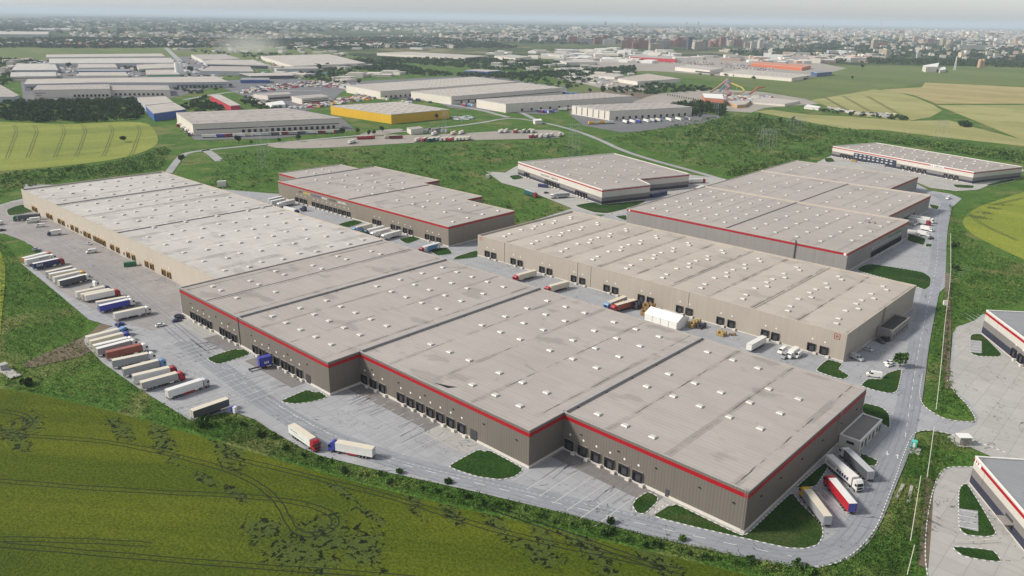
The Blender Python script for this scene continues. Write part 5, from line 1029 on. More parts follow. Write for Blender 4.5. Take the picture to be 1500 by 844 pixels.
FH('great_warehouse','nearest logistics park warehouse with ribbed pale end wall and lorries on its right side',[(838,154.5),(893,163),(1014,157),(965,149.5)],13,M_pw,RF1,docks=[(1,.05,.95,12)],sky=(5,9),wins=[(0,.12,.14,1,12),(0,.27,.29,1,12),(0,.42,.44,1,12),(0,.57,.59,1,12),(0,.72,.74,1,12),(0,.87,.89,1,12)])
e=FH('retail_warehouse','white fronted warehouse with small dark red logo and dark docks left of the blue shed',[(48,132),(161,130.5),(160,123.5),(55,125)],13,M_pw,RF1,docks=[(0,.5,.98,9)],sky=(8,2),wins=[(0,.02,.16,7.3,8.2),(0,.03,.10,4,4.8)])
FH('retail_warehouse','lower pale wing right of the logo warehouse with docks',[(161,132),(249,132),(246,125),(161,125)],10,M_pw,RF1,docks=[(0,.05,.9,11)])
FH('long_warehouse','very long grey warehouse with many gables seen over the white fronted one',[(35,123.5),(140,121),(250,121),(335,120),(316,112),(40,116)],11,M_gw,RFg,wins=[(0,.02,.9,5,6.3),(2,.1,.95,5,6.3)],docks=[(2,.08,.8,10),(0,.03,.3,2)])
FH('striped_hall','white hall with thin red stripe at the edge of the village meadow',[(67,84),(242,82.5),(236,78.5),(68,80)],12,M_pw,RFg,band=(0,1.5,4.5,M_red))
FH('grey_hall','wide pale grey hall below the red striped hall',[(72,93),(255,92),(250,85),(72,86)],10,M_gw,RFc,sky=(10,1))
FH('grey_shed','ribbed pale shed, upper of the left pair',[(17,103),(85,102.5),(80,93),(24,93.5)],8,M_gw,RFc,wins=[(0,0,1,3,4.2)])
FH('grey_shed','ribbed pale shed, lower of the left pair with dark band',[(15,112.5),(82,111.5),(82,105.5),(16,106)],9,M_pw,RFc,wins=[(0,0,1,5,6.2)])
FH('grey_shed','white arched shed beside the round dark tree',[(114,99.5),(172,99),(168,93),(114,93.5)],8,M_pw,RFg,wins=[(0,0,1,1,3)])
FH('grey_shed','white arched shed, lower right of the round dark tree',[(115,111),(188,111),(184,105.5),(115,106)],8,M_pw,RFg)
FH('blue_window_shed','dark glazed low hall between two white arched sheds',[(113,104),(190,104),(192,101.5),(113,101.5)],6,M_bluew,RFi)
FH('green_trim_hall','pale hall with green trim beside the twin silos',[(214,109.5),(264,109),(256,102),(213,103)],9,M_pw,RFg,band=(0,5,7.5,plain('green_trim',(.05,.35,.17),.5,.1)))
FH('green_trim_hall','long pale hall with teal base behind the green trimmed hall',[(203,101),(260,99),(256,92.5),(200,95)],8,M_pw,RFg,band=(0,1,4,plain('teal_trim',(.06,.24,.24),.5,.1)))
FH('blue_depot','blue depot building by the container lots',[(352,117),(395,117),(394,114),(354,114)],7,M_bluew,RFi)
FH('open_hall','open sided hall with white roof and dark interior',[(367,111.5),(430,110.5),(426,106.5),(350,107.5)],7,M_win,RFg)
FH('open_hall','open sided hall with pale columns right of the dark road',[(302,93.5),(394,96),(372,88),(296,87.5)],10,M_gw,RFg,wins=[(0,.02,.98,1,8)])
FH('old_hall','cream ended hall at the meadow edge right of the dark road',[(280,80),(298,88.5),(352,86),(330,79.5)],10,M_pw,RF1)
FH('old_hall','pale arched hall below the open sided hall',[(292,104),(372,105),(366,97.5),(308,97)],9,M_gw,RF1)
FH('factory_hall','large pale factory with sloping end wall',[(382,82),(430,97),(536,92.5),(482,79.5)],11,M_pw,RFg,wins=[(1,.6,.98,5,7)])
FH('factory_hall','pale grey block in front of the large pale factory',[(405,101),(466,100.5),(465,97.5),(395,97)],10,M_gw,RF1)
FH('office_block','cream office block with tall windows near the container lots',[(371,137.5),(392,140),(426,138),(423,134.5)],9,M_pw,RF1,wins=[(1,.05,.95,2,5.5)],cat='office')
FH('office_block','second cream office block with dark arched windows',[(427,141),(442,145),(482,141.5),(470,138)],9,M_pw,RF1,wins=[(1,.05,.95,2,4),(1,.05,.95,5.5,6.5)],cat='office')
FH('white_tent_hall','white membrane hall in front of the office blocks',[(389,151),(398,154),(418,153),(412,147.5)],5,M_white,M_white,gable=1)
FH('tawny_hall','long tawny roofed hall with glazed right end',[(552,77.5),(681,84.5),(715,82),(600,76)],9,M_pw,RFg,wins=[(1,.02,.98,1,7)])
FH('blue_hall','blue low hall in the tree belt behind the great warehouse',[(681,103),(714,105),(735,103.5),(700,101.5)],9,M_bluew,RFg)
FH('cream_hall','cream roofed curved hall at the edge of the pasture',[(905,115),(934,119.5),(997,115.5),(948,108)],8,M_pw,RFd)
FH('cream_hall','low white building cluster left of the cream curved hall',[(865,110),(900,113),(915,110),(890,106.5)],5,M_pw,RFg)
FH('big_store','long white store below the red mall',[(989,98),(1040,103),(1060,100),(1010,95)],10,M_pw,RFg,wins=[(0,.6,1,1,5)])
FH('big_store','red mall with white panels in the middle distance',[(923,83),(990,86.5),(1000,83),(935,79)],12,M_redw,RF1)
FH('big_store','orange long store beside the car park',[(1100,93),(1175,99),(1188,96),(1105,90)],9,wall_mat('orange_cladding',(.52,.13,.05),3,.05),plain('orange_roof',(.55,.22,.12),.7,.15))
FH('big_store','white store with row of trees before it under the orange store',[(1055,106),(1160,114.5),(1190,110),(1085,102)],8,M_pw,RFg)
FH('big_store','dark blue store right of the white one',[(1188,104.5),(1197,107),(1219,105),(1210,102.5)],10,wall_mat('deep_blue',(.04,.09,.22),3,.05),RFi)
FH('big_store','white hall behind the blue low hall with red corner',[(724,82),(755,85.5),(778,83),(748,80)],10,M_pw,RFg)
FH('big_store','pale hall with bright front in front of the brick blocks',[(803,80),(820,82.5),(842,80.5),(825,78)],10,M_pw,RFg)
FH('big_store','wide white hall in the trees left of the red mall',[(820,89),(830,91.5),(872,91),(868,87.5)],9,M_pw,RFg)
FH('white_barn','white barn at the edge of the far meadow',[(1352,96),(1357,98),(1373,98),(1376,92)],16,M_pw,M_white)
FH('white_barn','second smaller white barn on the far meadow',[(1372,100),(1377,103),(1386,101.5),(1384,98)],8,M_pw,M_white)
FH('grey_gable_hall','grey gabled hall cut by the left edge of the picture',[(-40,142),(20,142),(28,140),(0,124)],9,M_gw,RF1,gable=0)
FH('grey_gable_hall','far hall at the left edge with white roof',[(-30,50),(70,50.5),(72,46.5),(-20,45.5)],14,M_gw,RFg)
FH('long_roof_hall','long low hall in the far left fields',[(49,43.5),(120,43.5),(120,41.2),(50,41.5)],9,M_pw,RFg)
FH('pump_cabin','small cream cabin by the logistics park road',[(781,175),(784,177),(794,176.5),(792,174)],5,M_pw,M_white)
FH('substation_cabin','small grey house with pitched roof at the substation by the yellow hall',[(596,187),(602,190),(620,188),(615,185)],6,M_pw,RF1)
FH('garden_hall','tan walled hall at the water park car park',[(1063,148),(1080,154),(1092,153),(1100,147)],5,plain('tan_wall',(.5,.30,.13),.7,.2),RFg)
FH('park_hall','brick and white building of the water park with stacked floors',[(1029,137),(1032,143),(1060,145),(1058,138)],12,plain('brick_panel',(.42,.15,.09),.7,.2),M_white,wins=[(1,.1,.95,3,5)],cat='building')
FH('park_tent','long white membrane roof of the water park',[(1092,148),(1150,152.5),(1172,148),(1120,142.5)],4,M_pw,RFg,cat='building')
FH('greenhouse','white foil greenhouse right of the water park',[(1178,156),(1199,158.5),(1202,156.5),(1183,153)],3.5,M_pw,M_white)
# silos beside the hall with green trim
for k,(x,l) in enumerate(((260.5,'left'),(266.5,'right'))):
    p=G(x,112); e=empty('silo',(*p,0),0,l+' one of two white cylindrical silos by the dark road','silo'); b=MB(); b.cyl((0,0,0),5,(0,0,1),30,18); o=b.build('shell',M_white); o.parent=e; b=MB(); b.cyl((0,0,30),5.2,(0,0,1),2,18,0,1); o=b.build('cap',M_gy); o.parent=e
# water slides
def tube(name,label,P,r,m,cat='slide'):
    e=empty(name,(*P[0][:2],0),0,label,cat); b=MB()
    for a,c in zip(P,P[1:]): b.bar(a,c,r)
    b.v=[(x-e.location.x,y-e.location.y,z) for x,y,z in b.v]; o=b.build('slide_tube',m); o.parent=e; b=MB()
    for a in P[1::2]: b.bar((a[0],a[1],0),(a[0],a[1],max(.5,a[2])),.35)
    b.v=[(x-e.location.x,y-e.location.y,z) for x,y,z in b.v]; o=b.build('support',M_trim); o.parent=e; return e
def gz(x,y,z): p=G(x,y); return (*p,z)
tube('water_slide','straight tan racing slide of the water park',[gz(1041,137,3),gz(1052,136,12),gz(1064,135,25)],2.2,plain('tan_slide',(.36,.25,.15),.5,.1))
tube('water_slide','blue slide descending beside the tan one',[gz(1054,137,4),gz(1060,136,14),gz(1066,135,24)],1.8,plain('blue_slide',(.12,.18,.28),.5,.1))
tube('water_slide','looping yellow slide of the water park',[gz(1070,136,19),gz(1078,137,16),gz(1086,138,13),gz(1090,139,8),gz(1085,140,5),gz(1075,140,4)],1.3,plain('yellow_slide',(.5,.38,.08),.5,.1))
tube('water_slide','pink and purple slide cluster of the water park',[gz(1061,137,20),gz(1068,139,15),gz(1062,140,10),gz(1070,141,6),gz(1066,142,3)],2.2,plain('pink_slide',(.30,.13,.17),.5,.1))
tube('water_slide','orange red slide at the right of the water park',[gz(1118,138,14),gz(1108,139,13),gz(1104,140,9),gz(1098,141,5)],2,plain('orange_slide',(.40,.12,.06),.5,.1))
e=empty('slide_tower',(*G(1065,138),0),0,'stair tower at the top of the water slides','tower'); b=MB()
for x in (-3,3):
    for y in (-3,3): b.bar((x,y,0),(x,y,26),.35)
o=b.build('frame',M_trim); o.parent=e; b=MB(); b.box(-3.4,3.4,-3.4,3.4,17,17.5); b.box(-3.4,3.4,-3.4,3.4,24,24.5); o=b.build('platform',M_gy); o.parent=e; b=MB(); b.cyl((0,0,26),5,(0,0,1),3,8,0,.3); o=b.build('roof',plain('violet_roof',(.2,.14,.3),.6,.1)); o.parent=e
# ---------------------------------------------------------------- power pylons
M_pyl=plain('galvanised_lattice',(.36,.37,.38),.5,.15,metal=.3)
def pylon(label,px,H,rz=0.4,w=2.6,arms=3,group=None):
    p=G(*px); e=empty('power_pylon',(*p,-.2),rz,label,'pylon',group); b=MB(); r=.065
    lv=np.linspace(0,H,9); W=[w*(1-.8*z/H)+.35 for z in lv]
    for s,t in ((-1,-1),(1,-1),(1,1),(-1,1)):
        for i in range(8): b.bar((s*W[i],t*W[i],lv[i]),(s*W[i+1],t*W[i+1],lv[i+1]),r)
    for i in range(8):
        for (s,t),(s2,t2) in zip(((-1,-1),(1,-1),(1,1),(-1,1)),((1,-1),(1,1),(-1,1),(-1,-1))): b.bar((s*W[i],t*W[i],lv[i]),(s2*W[i+1],t2*W[i+1],lv[i+1]),r*.7)
    o=b.build('lattice_mast',M_pyl); o.parent=e
    for k in range(arms):
        z=H*(.72+.12*k); L=5.5-1.0*k; b=MB(); b.bar((-L,0,z),(L,0,z),.08); b.bar((-L,0,z),(0,0,z+1.6),.09); b.bar((L,0,z),(0,0,z+1.6),.09); o=b.build('cross_arm',M_pyl); o.parent=e
        b=MB()
        for x in (-L,L): b.cyl((x,0,z-1.3),.12,(0,0,1),1.3,6)
        o=b.build('insulator',M_gy); o.parent=e
for l,px,H in (('tall pylon in front of the long pale warehouse',(383.5,245),44),('slim pylon standing left of the red lorries',(393,226),30),('left of two pylons behind the three tone depot',(835,228),34),('right of two pylons behind the three tone depot',(845,228),34),('pylon in front of the yellow hall corner',(651,195),30),('pylon in the scrub left of the water park car park',(1049,177),26),
    ('left pylon of the low substation group on the plain',(1114,218),24),('middle pylon of the low substation group on the plain',(1123,219),24),('right pylon of the low substation group on the plain',(1133,219),24),('left pylon of the upper group by the poplars',(1158,196),24),('middle pylon of the upper group by the poplars',(1166,197),24),('right pylon of the upper group by the poplars',(1174,197),24),('pylon at the hedge before the long yellow field',(1371,206),26),('second pylon at the hedge, further right',(1382,205),24)): pylon(l,px,H)
for i,(x,y,h) in enumerate(((1112,176,10),(1142,184,11),(1160,185,13),(1165,186,10))): tree(('dark poplar left of the substation scrub','slim poplar in the scrub hedge','tall poplar behind the upper pylons','poplar beside the tall one')[i],(x,y),h*1.3,3)
for i,x in enumerate((1024,1029,1034,1040,1048,1052,1056)): tree('poplar in the dark row behind the nearest logistics warehouse',(x,168),14+3*(i%3),3,'poplars behind the logistics warehouse')
for i in range(16): tree('small conifer in the dark row at the water park car park',(978+i*3.4,141.5+i*.62),7,3,'conifers at the car park')
for i in range(9): tree('round street tree in front of the white store',(1100+i*7.4,110.5+i*.75),9,1,'street trees at the white store')
tree('round dark tree between the pale sheds',(101,101),16,1); tree('pair tree right of the substation cabin',(640,175),8,1)
for l,px,h in (('big round tree at the fallow field edge',(882,138),16),('second tree at the fallow field edge',(864,137),10),('small tree in the fallow field',(926,143),8),('dark tree on the pasture left',(862,120),10),('tall dark tree by the great warehouse',(764,122),16),('tree on the pasture by the logistics road',(787,122),14),('lone tree at the far pasture',(818,127),12),('tall tree in front of the large pale factory',(468,104),18),('slim dark tree by the large pale factory',(462,100),13),('tree pair beside the pale factory yard',(479,100),15),('dark tree at the white arched hall by the container lots',(526,124),12),('dark round tree at the end of the dark road',(280,108),18),('shrub tree beside the great warehouse front',(521,137),8),('wide dark tree at the cement lot corner',(1263,101),15)): tree(l,px,h,1)
# ---------------------------------------------------------------- far lorries: one small mesh each
def lorry_mesh(name='far_lorry'):
    b=MB(); b.box(0,13.6,-1.28,1.28,1.0,4.0,0,top=1); b.box(.3,15.8,-1.0,1.0,.25,.98,2); profile(b,[(13.95,.6),(13.95,3.4),(14.5,3.8),(15.6,3.6),(16.2,2.2),(16.3,.5)],-1.24,1.24,3,.06)
    b.box(16.22,16.33,-1.0,1.0,1.9,2.8,2)
    for x in (2.3,3.6,4.9,12.6,15.3):
        for s in (-1,1): b.cyl((x,s*1.06-.17,.5),.5,(0,1,0),.34,8,2)
    return b.mesh(name,[PC['white'],PC['white'],M_chas,PC['white']])
LM=lorry_mesh()
def far_lorry(label,px,ang,side,cab,group=None,roof='cream'):
    e=inst('lorry',LM,None,(*G(*px),0),ang,[PC[side],PC[roof],None,PC[cab]]); tag(e,label,'lorry',group)
A_v=math.radians(118)
ORD=['first','second','third','fourth','fifth','sixth','seventh','eighth','ninth','tenth','eleventh','twelfth','thirteenth','fourteenth','fifteenth','sixteenth']
row=[(608,208.5,'white','white'),(619,208,'red','yellow'),(626.5,208.5,'teal','green'),(631.5,208,'teal','black'),(638.5,207,'grey','navy'),(645,207.5,'silver','crimson'),(650.5,207.5,'cream','teal'),(657,207.5,'red','crimson'),(667,207,'white','white'),(672,206.8,'cream','white'),(677,206.5,'white','silver'),(683,206.5,'cream','white')]
for i,(x,y,s,c) in enumerate(row): far_lorry(f'{s} lorry with {c} cab, {ORD[i]} from left in the lower lorry park row',(x,y),A_v,s,c)
row=[(633,199,'white','sky'),(661,198.5,'cream','yellow'),(673,197.5,'white','crimson'),(731,195.5,'white','cream'),(739,195,'white','navy'),(753,195.5,'crimson','crimson'),(765,195.5,'grey','crimson'),(774,195,'teal','white'),(778,195.5,'cream','white'),(776,203,'crimson','crimson'),(783,203,'maroon','navy'),(790,203,'white','black'),(799,202.5,'silver','teal'),(806,201.5,'grey','white'),(818,200.5,'cream','white')]
for i,(x,y,s,c) in enumerate(row): far_lorry(f'{s} lorry with {c} cab, {ORD[i]} from left in the upper right lorry park group',(x,y),A_v,s,c)
for l,px,a,s,c in (('red lorry pair left one in the lorry park','523 204.5',60,'crimson','red'),('red lorry pair right one in the lorry park','529 204',60,'red','red'),('white lorry near the grass edge of the lorry park','511 211.5',118,'white','white'),('cream lorry of a close pair in the lorry park','563 203',60,'cream','white'),('crimson lorry of a close pair in the lorry park','570 203.5',60,'maroon','crimson')): far_lorry(l,tuple(map(float,px.split())),math.radians(a),s,c)
wl_=[('white','white'),('blue','red'),('maroon','white'),('white','white'),('cream','white'),('white','silver'),('silver','grey'),('darkgrey','white'),('maroon','red'),('grey','navy'),('darkgrey','grey'),('white','white'),('maroon','crimson'),('white','red'),('teal','teal')]
for i,(s,c) in enumerate(wl_):
    t=i/14; far_lorry(f'{s} lorry with {c} cab, {ORD[i]} along the front of the long pale warehouse',(296+188*t+(i%2)*2,202-7.0*t),math.radians(52+4*(i%3)),s,c)
for i,(s,c) in enumerate((('maroon','red'),('white','white'),('crimson','white'),('white','navy'))): far_lorry(f'{s} lorry with {c} cab, {ORD[i]} down the end wall of the long pale warehouse',(262+5.5*i,184+4.3*i),math.radians(-30),s,c,roof='white')
for i,(x,s,c) in enumerate(((913,'white','navy'),(923,'white','white'),(931,'blue','blue'),(943,'white','white'),(953,'silver','navy'),(961,'cream','sky'),(976,'white','white'),(990,'white','white'),(1003,'darkgrey','white'))): far_lorry(f'{s} lorry with {c} cab, {ORD[i]} at the docks of the nearest logistics warehouse',(x,179.5-(x-913)*.055),math.radians(-30),s,c,roof='white')
for i,(x,s) in enumerate(((862,'yellow'),(870,'cream'),(878,'yellow'),(886,'white'))): far_lorry(f'{s} lorry, {ORD[i]} at the ribbed end of the nearest logistics warehouse',(x,182.5-i*.3),math.radians(70),s,s,roof=s)
for i,(x,y,s,c) in enumerate(((678,155,'crimson','navy'),(686,155,'sky','white'),(786,164,'navy','crimson'),(793,164.5,'blue','white'),(799,164,'navy','blue'),(571,140.5,'rust','cream'),(582,140,'grey','crimson'),(820,137,'navy','navy'),(828,138,'sky','crimson'),(836,138,'sky','sky'),(818,162,'white','crimson'),(826,161,'white','navy'))): far_lorry(f'{s} lorry with {c} cab at the great warehouses, {ORD[i]} of the scattered ones',(x,y),math.radians(-25+7*i),s,c,roof='white')
# parked cars and crates in the old container lots: many tiny things
def dots(name,px,n,L,Wd,H,cols,kind='stuff'):
    P=scatter(px,n); b=MB()
    for x,y in P:
        s=random.uniform(.7,1.2); b.box(-L*s,L*s,-Wd,Wd,0,H*random.uniform(.6,1.3),random.randrange(len(cols)),M=Matrix.Translation((x,y,0))@Matrix.Rotation(random.choice((.4,.4,1.97))+random.uniform(-.15,.15),4,'Z'),bottom=False)
    o=b.build(name,cols); o['kind']=kind
mixc=[PC[k] for k in ('white','white','silver','grey','crimson','navy','darkgrey','cream','black')]
dots('lot_vehicles',[(345,138),(372,128),(440,121),(505,118),(500,128),(440,128),(390,134)],330,3.6,1.3,2.4,mixc+[PC['rust']])
dots('lot_vehicles',[(420,160),(440,153),(490,146),(525,142),(560,140),(545,146),(500,152),(470,157)],260,3.6,1.3,2.3,mixc+[PC['yellow'],PC['red']])
dots('lot_vehicles',[(355,148),(370,140),(395,149),(420,158),(395,156)],60,3.4,1.3,2.3,mixc)
dots('car_park_vehicles',[(1055,92),(1100,96),(1140,101),(1120,104),(1060,99)],420,2.3,.9,1.6,mixc)
dots('car_park_vehicles',[(960,90),(1040,90),(1050,97),(990,94)],160,2.3,.9,1.6,mixc)
dots('car_park_vehicles',[(1010,148),(1060,152),(1070,142),(1100,143),(1110,150),(1070,149)],60,2.3,.9,1.6,mixc)
dots('estate_clutter',[(60,100),(110,92),(300,86),(330,110),(320,122),(200,112),(100,112),(60,118)],230,5,2.4,3.2,[PC['white'],PC['silver'],PC['cream'],PC['grey'],PC['white'],PC['rust'],PC['darkgrey']])
dots('estate_clutter',[(290,88),(400,84),(480,104),(470,116),(380,118),(330,112)],170,5,2.4,3.2,[PC['white'],PC['silver'],PC['cream'],PC['grey'],PC['sky'],PC['rust'],PC['darkgrey']])
dots('estate_clutter',[(20,97),(62,88),(70,95),(30,104)],60,5,2.4,3,[PC['white'],PC['silver'],PC['darkgrey']])
dots('estate_clutter',[(490,126),(520,122),(560,142),(640,150),(600,152),(520,140)],70,4,2,3,[PC['white'],PC['silver'],PC['cream'],PC['navy']])
dots('estate_clutter',[(820,107),(880,104),(905,116),(900,128),(850,120)],90,5,2.4,3,[PC['white'],PC['silver'],PC['cream'],PC['grey']])
dots('nursery_rows',[(658,172),(685,170),(700,174),(670,177)],120,2.2,.8,1.1,[PC['white'],PC['silver'],PC['green']])
dots('substation_equipment',[(612,193),(645,190),(660,194),(620,196)],60,.9,.5,3.5,[M_trim,PC['silver'],M_steel])
dots('farm_debris',[(1205,157),(1260,165),(1312,168),(1300,172),(1240,166)],90,3.5,2,2.2,[PC['white'],PC['silver'],M_steel,PC['cream']])
dots('park_clutter',[(1060,140),(1130,142),(1140,150),(1060,148)],120,3,2,2.5,[PC['white'],PC['cream'],PC['rust'],PC['sky']])
# ---------------------------------------------------------------- villages and the far city
HC=[plain('house_wall_'+k,c,.7,.15,.05) for k,c in (('white',(.66,.62,.55)),('cream',(.55,.45,.32)),('grey',(.36,.35,.34)),('pink',(.46,.30,.24)))]
HR=[plain('house_roof_'+k,c,.7,.15,.05) for k,c in (('red',(.26,.085,.05)),('brown',(.16,.095,.065)),('grey',(.26,.25,.25)),('pale',(.50,.47,.43)))]
def house_mesh(L,Wd,H):
    b=MB(); b.box(-L,L,-Wd,Wd,-.5,H,0,bottom=False); r=H+Wd*.65; o=.5
    b.quad((-L-o,-Wd-o,H-.3),(L+o,-Wd-o,H-.3),(L+o,0,r),(-L-o,0,r),1); b.quad((L+o,Wd+o,H-.3),(-L-o,Wd+o,H-.3),(-L-o,0,r),(L+o,0,r),1)
    b.poly([(-L,-Wd,H),(-L,0,r-.3),(-L,Wd,H)],0); b.poly([(L,-Wd,H),(L,Wd,H),(L,0,r-.3)],0)
    for x in (-L*.5,L*.4): b.box(x-.8,x+.8,-Wd-.04,-Wd+.02,1,2.4,2)
    return b.mesh('house',[HC[0],HR[0],M_glass])
HM=[house_mesh(6,4.5,4.2),house_mesh(8,5,6),house_mesh(5,5,3.6)]
cn_=['white','cream','grey','pink']; rn_=['red','brown','grey','pale']
VILL=[[(-20,63),(60,60),(120,60),(230,58),(330,60),(335,68),(240,69),(140,69),(60,67),(-20,68)],[(480,60),(560,52),(700,52),(720,62),(600,64),(500,66)],[(420,66),(560,64),(560,67),(430,69)]]
for P,n,where in ((VILL[0],150,'in the village behind the meadow'),(VILL[1],110,'in the far village above the tawny hall'),(VILL[2],30,'by the road above the tree belt')):
    for x,y in scatter(P,n):
        w,r=RNG.integers(0,4),RNG.integers(0,4); o=inst('house',HM[RNG.integers(0,3)],None,(x,y,0),RNG.uniform(0,3.1),[HC[w],HR[r]],scale=(1.25,1.25,1.2)); tag(o,f'small {cn_[w]} house with {rn_[r]} roof {where}','house',f'{cn_[w]} houses with {rn_[r]} roofs {where}')
def block_mesh(L,Wd,H):
    b=MB(); b.box(-L,L,-Wd,Wd,-.5,H,0,bottom=False,top=1); n=int(H/3)
    for k in range(n):
        z=k*H/n+1.0
        for s in (-1,1): b.box(-L*.94,L*.94,s*Wd-.06,s*Wd+.06,z,z+1.3,2); b.box(s*L-.06,s*L+.06,-Wd*.8,Wd*.8,z,z+1.3,2)
    b.box(-L*.3,L*.3,-Wd*.4,Wd*.4,H,H+2.5,0); return b.mesh('apartment_block',[HC[0],HR[2],M_win])
BM=[block_mesh(22,8,28),block_mesh(14,9,36),block_mesh(30,8,22),block_mesh(9,9,44)]
BC={'brick':plain('brick_wall',(.36,.15,.11),.7,.15,.05),'cream':HC[1],'white':HC[0],'grey':HC[2],'dark':plain('slate_wall',(.09,.09,.13),.7,.15,.05)}
bl=[(839,62,'brick'),(848,62,'white'),(858,63,'grey'),(876,63,'brick'),(886,63,'brick'),(892,64,'white')]+[(917+5.2*i,69+.1*i,'brick') for i in range(7)]+[(955,70,'grey'),(961,72,'cream'),(968,70,'grey'),(975,70,'grey')]+[(984+5*i,67,'brick') for i in range(5)]+[(1009,71,'dark'),(1017,70,'white'),(1024,71,'cream'),(1031,71,'grey'),(1040,67,'brick'),(1048,67,'brick'),(1058,66,'brick'),(1070,66,'cream'),(1080,66,'brick'),(1090,66,'white'),(1099,69,'cream'),(1106,70,'white'),(1113,71,'white'),(1121,71,'white'),(1070,64,'grey')]+[(1280,70,'cream'),(1290,69,'brick'),(1320,60,'cream'),(1340,62,'cream'),(1350,63,'cream'),(1362,64,'brick'),(1380,66,'cream'),(1295,81,'cream')]+[(1390,66,'cream')]
for i,(x,y,k) in enumerate(bl):
    o=inst('apartment_block',BM[i%3 if k!='dark' else 3],None,(*G(x,y+1.5),0),YAW*-1+random.choice((.0,.2,1.6)),[BC[k],HR[3],None],scale=(1.15,1.15,1.35)); 
    tag(o,f'{k} coloured apartment block on the city edge','apartment block',f'{k} apartment blocks on the city edge')
o=inst('apartment_block',BM[2],None,(*G(1422,75),0),math.radians(40),[HC[0],HR[3],None],scale=(2.4,1.2,1.5)); tag(o,'huge pale slab building dominating the right of the far city','apartment block')
for l,x,y,h,w,c in (('dark round topped tower on the horizon left of centre',886.5,39,95,26,'dark'),('left of two grey towers on the horizon',925.5,39,70,26,'grey'),('right of two grey towers on the horizon',932.5,39,70,26,'grey'),('broad grey tower on the horizon',1005.5,37.5,100,38,'grey'),('slim tower on the horizon right of the broad one',1022.5,38.5,115,30,'grey'),('small dark tower on the right horizon',1205,42.5,85,12,'dark'),('square dark tower on the right horizon',1224,43,60,38,'grey'),('white slab on the far right city',1144,52.5,30,35,'white'),('pale tower far right',1497,50,50,26,'grey')):
    p=G(x,y+1.5); e=empty('city_tower',(*p,0),.6,l,'tower'); b=MB(); b.box(-w/2,w/2,-w/2,w/2,0,h); b.box(-w/3,w/3,-w/3,w/3,h,h+6); o=b.build('shaft',BC[c]); o.parent=e; b=MB()
    for z in np.arange(4,h-3,7):
        for s in (-1,1): b.box(-w/2*.9,w/2*.9,s*w/2-.2,s*w/2+.2,z,z+3); b.box(s*w/2-.2,s*w/2+.2,-w/2*.9,w/2*.9,z,z+3)
    o=b.build('window_band',M_win); o.parent=e
p=G(1289.5,46); e=empty('chimney',(*p,0),0,'tall thin red and white chimney mast on the right horizon','chimney'); 
for k in range(6): b=MB(); b.cyl((0,0,k*34),4.2-.4*k,(.02,.0,1),34,10); o=b.build('shaft',PC['red'] if k%2 else PC['white']); o.parent=e
p=G(1439,83); 
for k,x in enumerate((1434,1438.5)):
    e=empty('silo',(*G(x,99),0),0,('left','right')[k]+' tan silo on the far right meadow','silo'); b=MB(); b.cyl((0,0,0),6,(0,0,1),24,14,0); b.cyl((0,0,24),6.2,(0,0,1),4,14,0,1.5); o=b.build('shell',plain('tan_silo',(.5,.33,.22),.6,.1)); o.parent=e
e=empty('radio_mast',(*G(1398,103),0),0,'white and red lattice mast on the far meadow','mast'); b=MB()
for s,t in ((-1,-1),(1,-1),(1,1),(-1,1)): b.bar((s*2.6,t*2.6,0),(s*.5,t*.5,42),.5)
for k in range(7): b.bar((-2.4+.3*k,-2.4+.3*k,6*k),(2.4-.3*k,2.4-.3*k,6*k+5),.35)
o=b.build('lattice',PC['white']); o.parent=e
# the rest of the far built-up area: far too many to count
def city(name,px,n,hs,cols,sc=1.0,wl=(5,14)):
    P=scatter(px,n); b=MB()
    for x,y in P:
        d=math.hypot(x,y); k=max(1,d/4200)**.55*sc; L,Wd=RNG.uniform(*wl)*k,RNG.uniform(wl[0],wl[0]+(wl[1]-wl[0])*.45)*k; h=RNG.uniform(*hs)*(1+.9*(RNG.uniform()>.86)); m=int(RNG.integers(0,len(cols))); t=int(RNG.integers(0,len(cols)))
        b.box(-L,L,-Wd,Wd,-.5,h,m,top=t,M=Matrix.Translation((x,y,0))@Matrix.Rotation(float(RNG.choice([.4,.7,1.9,2.3])),4,'Z'),bottom=False)
    o=b.build(name,cols); o['kind']='stuff'
city('estate_sheds',[(380,96),(460,104),(560,98),(520,90),(470,108),(440,116),(390,110)],26,(4,7),[M_pw,RFg,HC[2]],1.0,(9,22))
city('estate_sheds',[(500,112),(560,110),(600,104),(560,116),(500,122)],10,(4,7),[M_pw,RFg],1.0,(12,30))
city('estate_sheds',[(240,72),(420,70),(520,78),(500,84),(380,78),(260,76)],26,(4,7),[M_pw,RFg,HC[2]],1.0,(7,20))
city('estate_sheds',[(-20,120),(30,100),(60,86),(0,90)],22,(4,6),[M_pw,RFg,HC[2]],1.0,(6,14))
city('estate_sheds',[(690,92),(900,98),(930,112),(860,112),(740,100)],26,(4,8),[M_pw,RFg,HC[2],HC[0]],1.0,(8,22))
cc=[HC[0],HC[1],HC[2],HC[0],HR[1],HR[2],HR[3],HC[0],HC[1],HC[3],HR[3],HC[2]]
city('distant_city',[(1050,76),(1130,60),(1260,56),(1510,62),(1510,92),(1400,88),(1280,86),(1220,90),(1100,88)],430,(6,15),cc,1.1)
city('distant_city',[(1010,54),(1100,46),(1510,50),(1510,66),(1300,58),(1150,62)],1100,(9,24),cc,1.25)
city('distant_city',[(840,42),(1510,47),(1510,55),(1200,52),(1000,48),(840,50)],1200,(10,30),cc,1.7)
city('distant_city',[(640,54),(840,46),(1010,54),(1060,66),(900,60),(700,62)],600,(6,16),cc,1.1)
city('distant_suburb',[(380,32),(640,35),(840,40),(840,50),(640,50),(400,42)],500,(6,16),cc[:4]+[HC[0]],1.6)
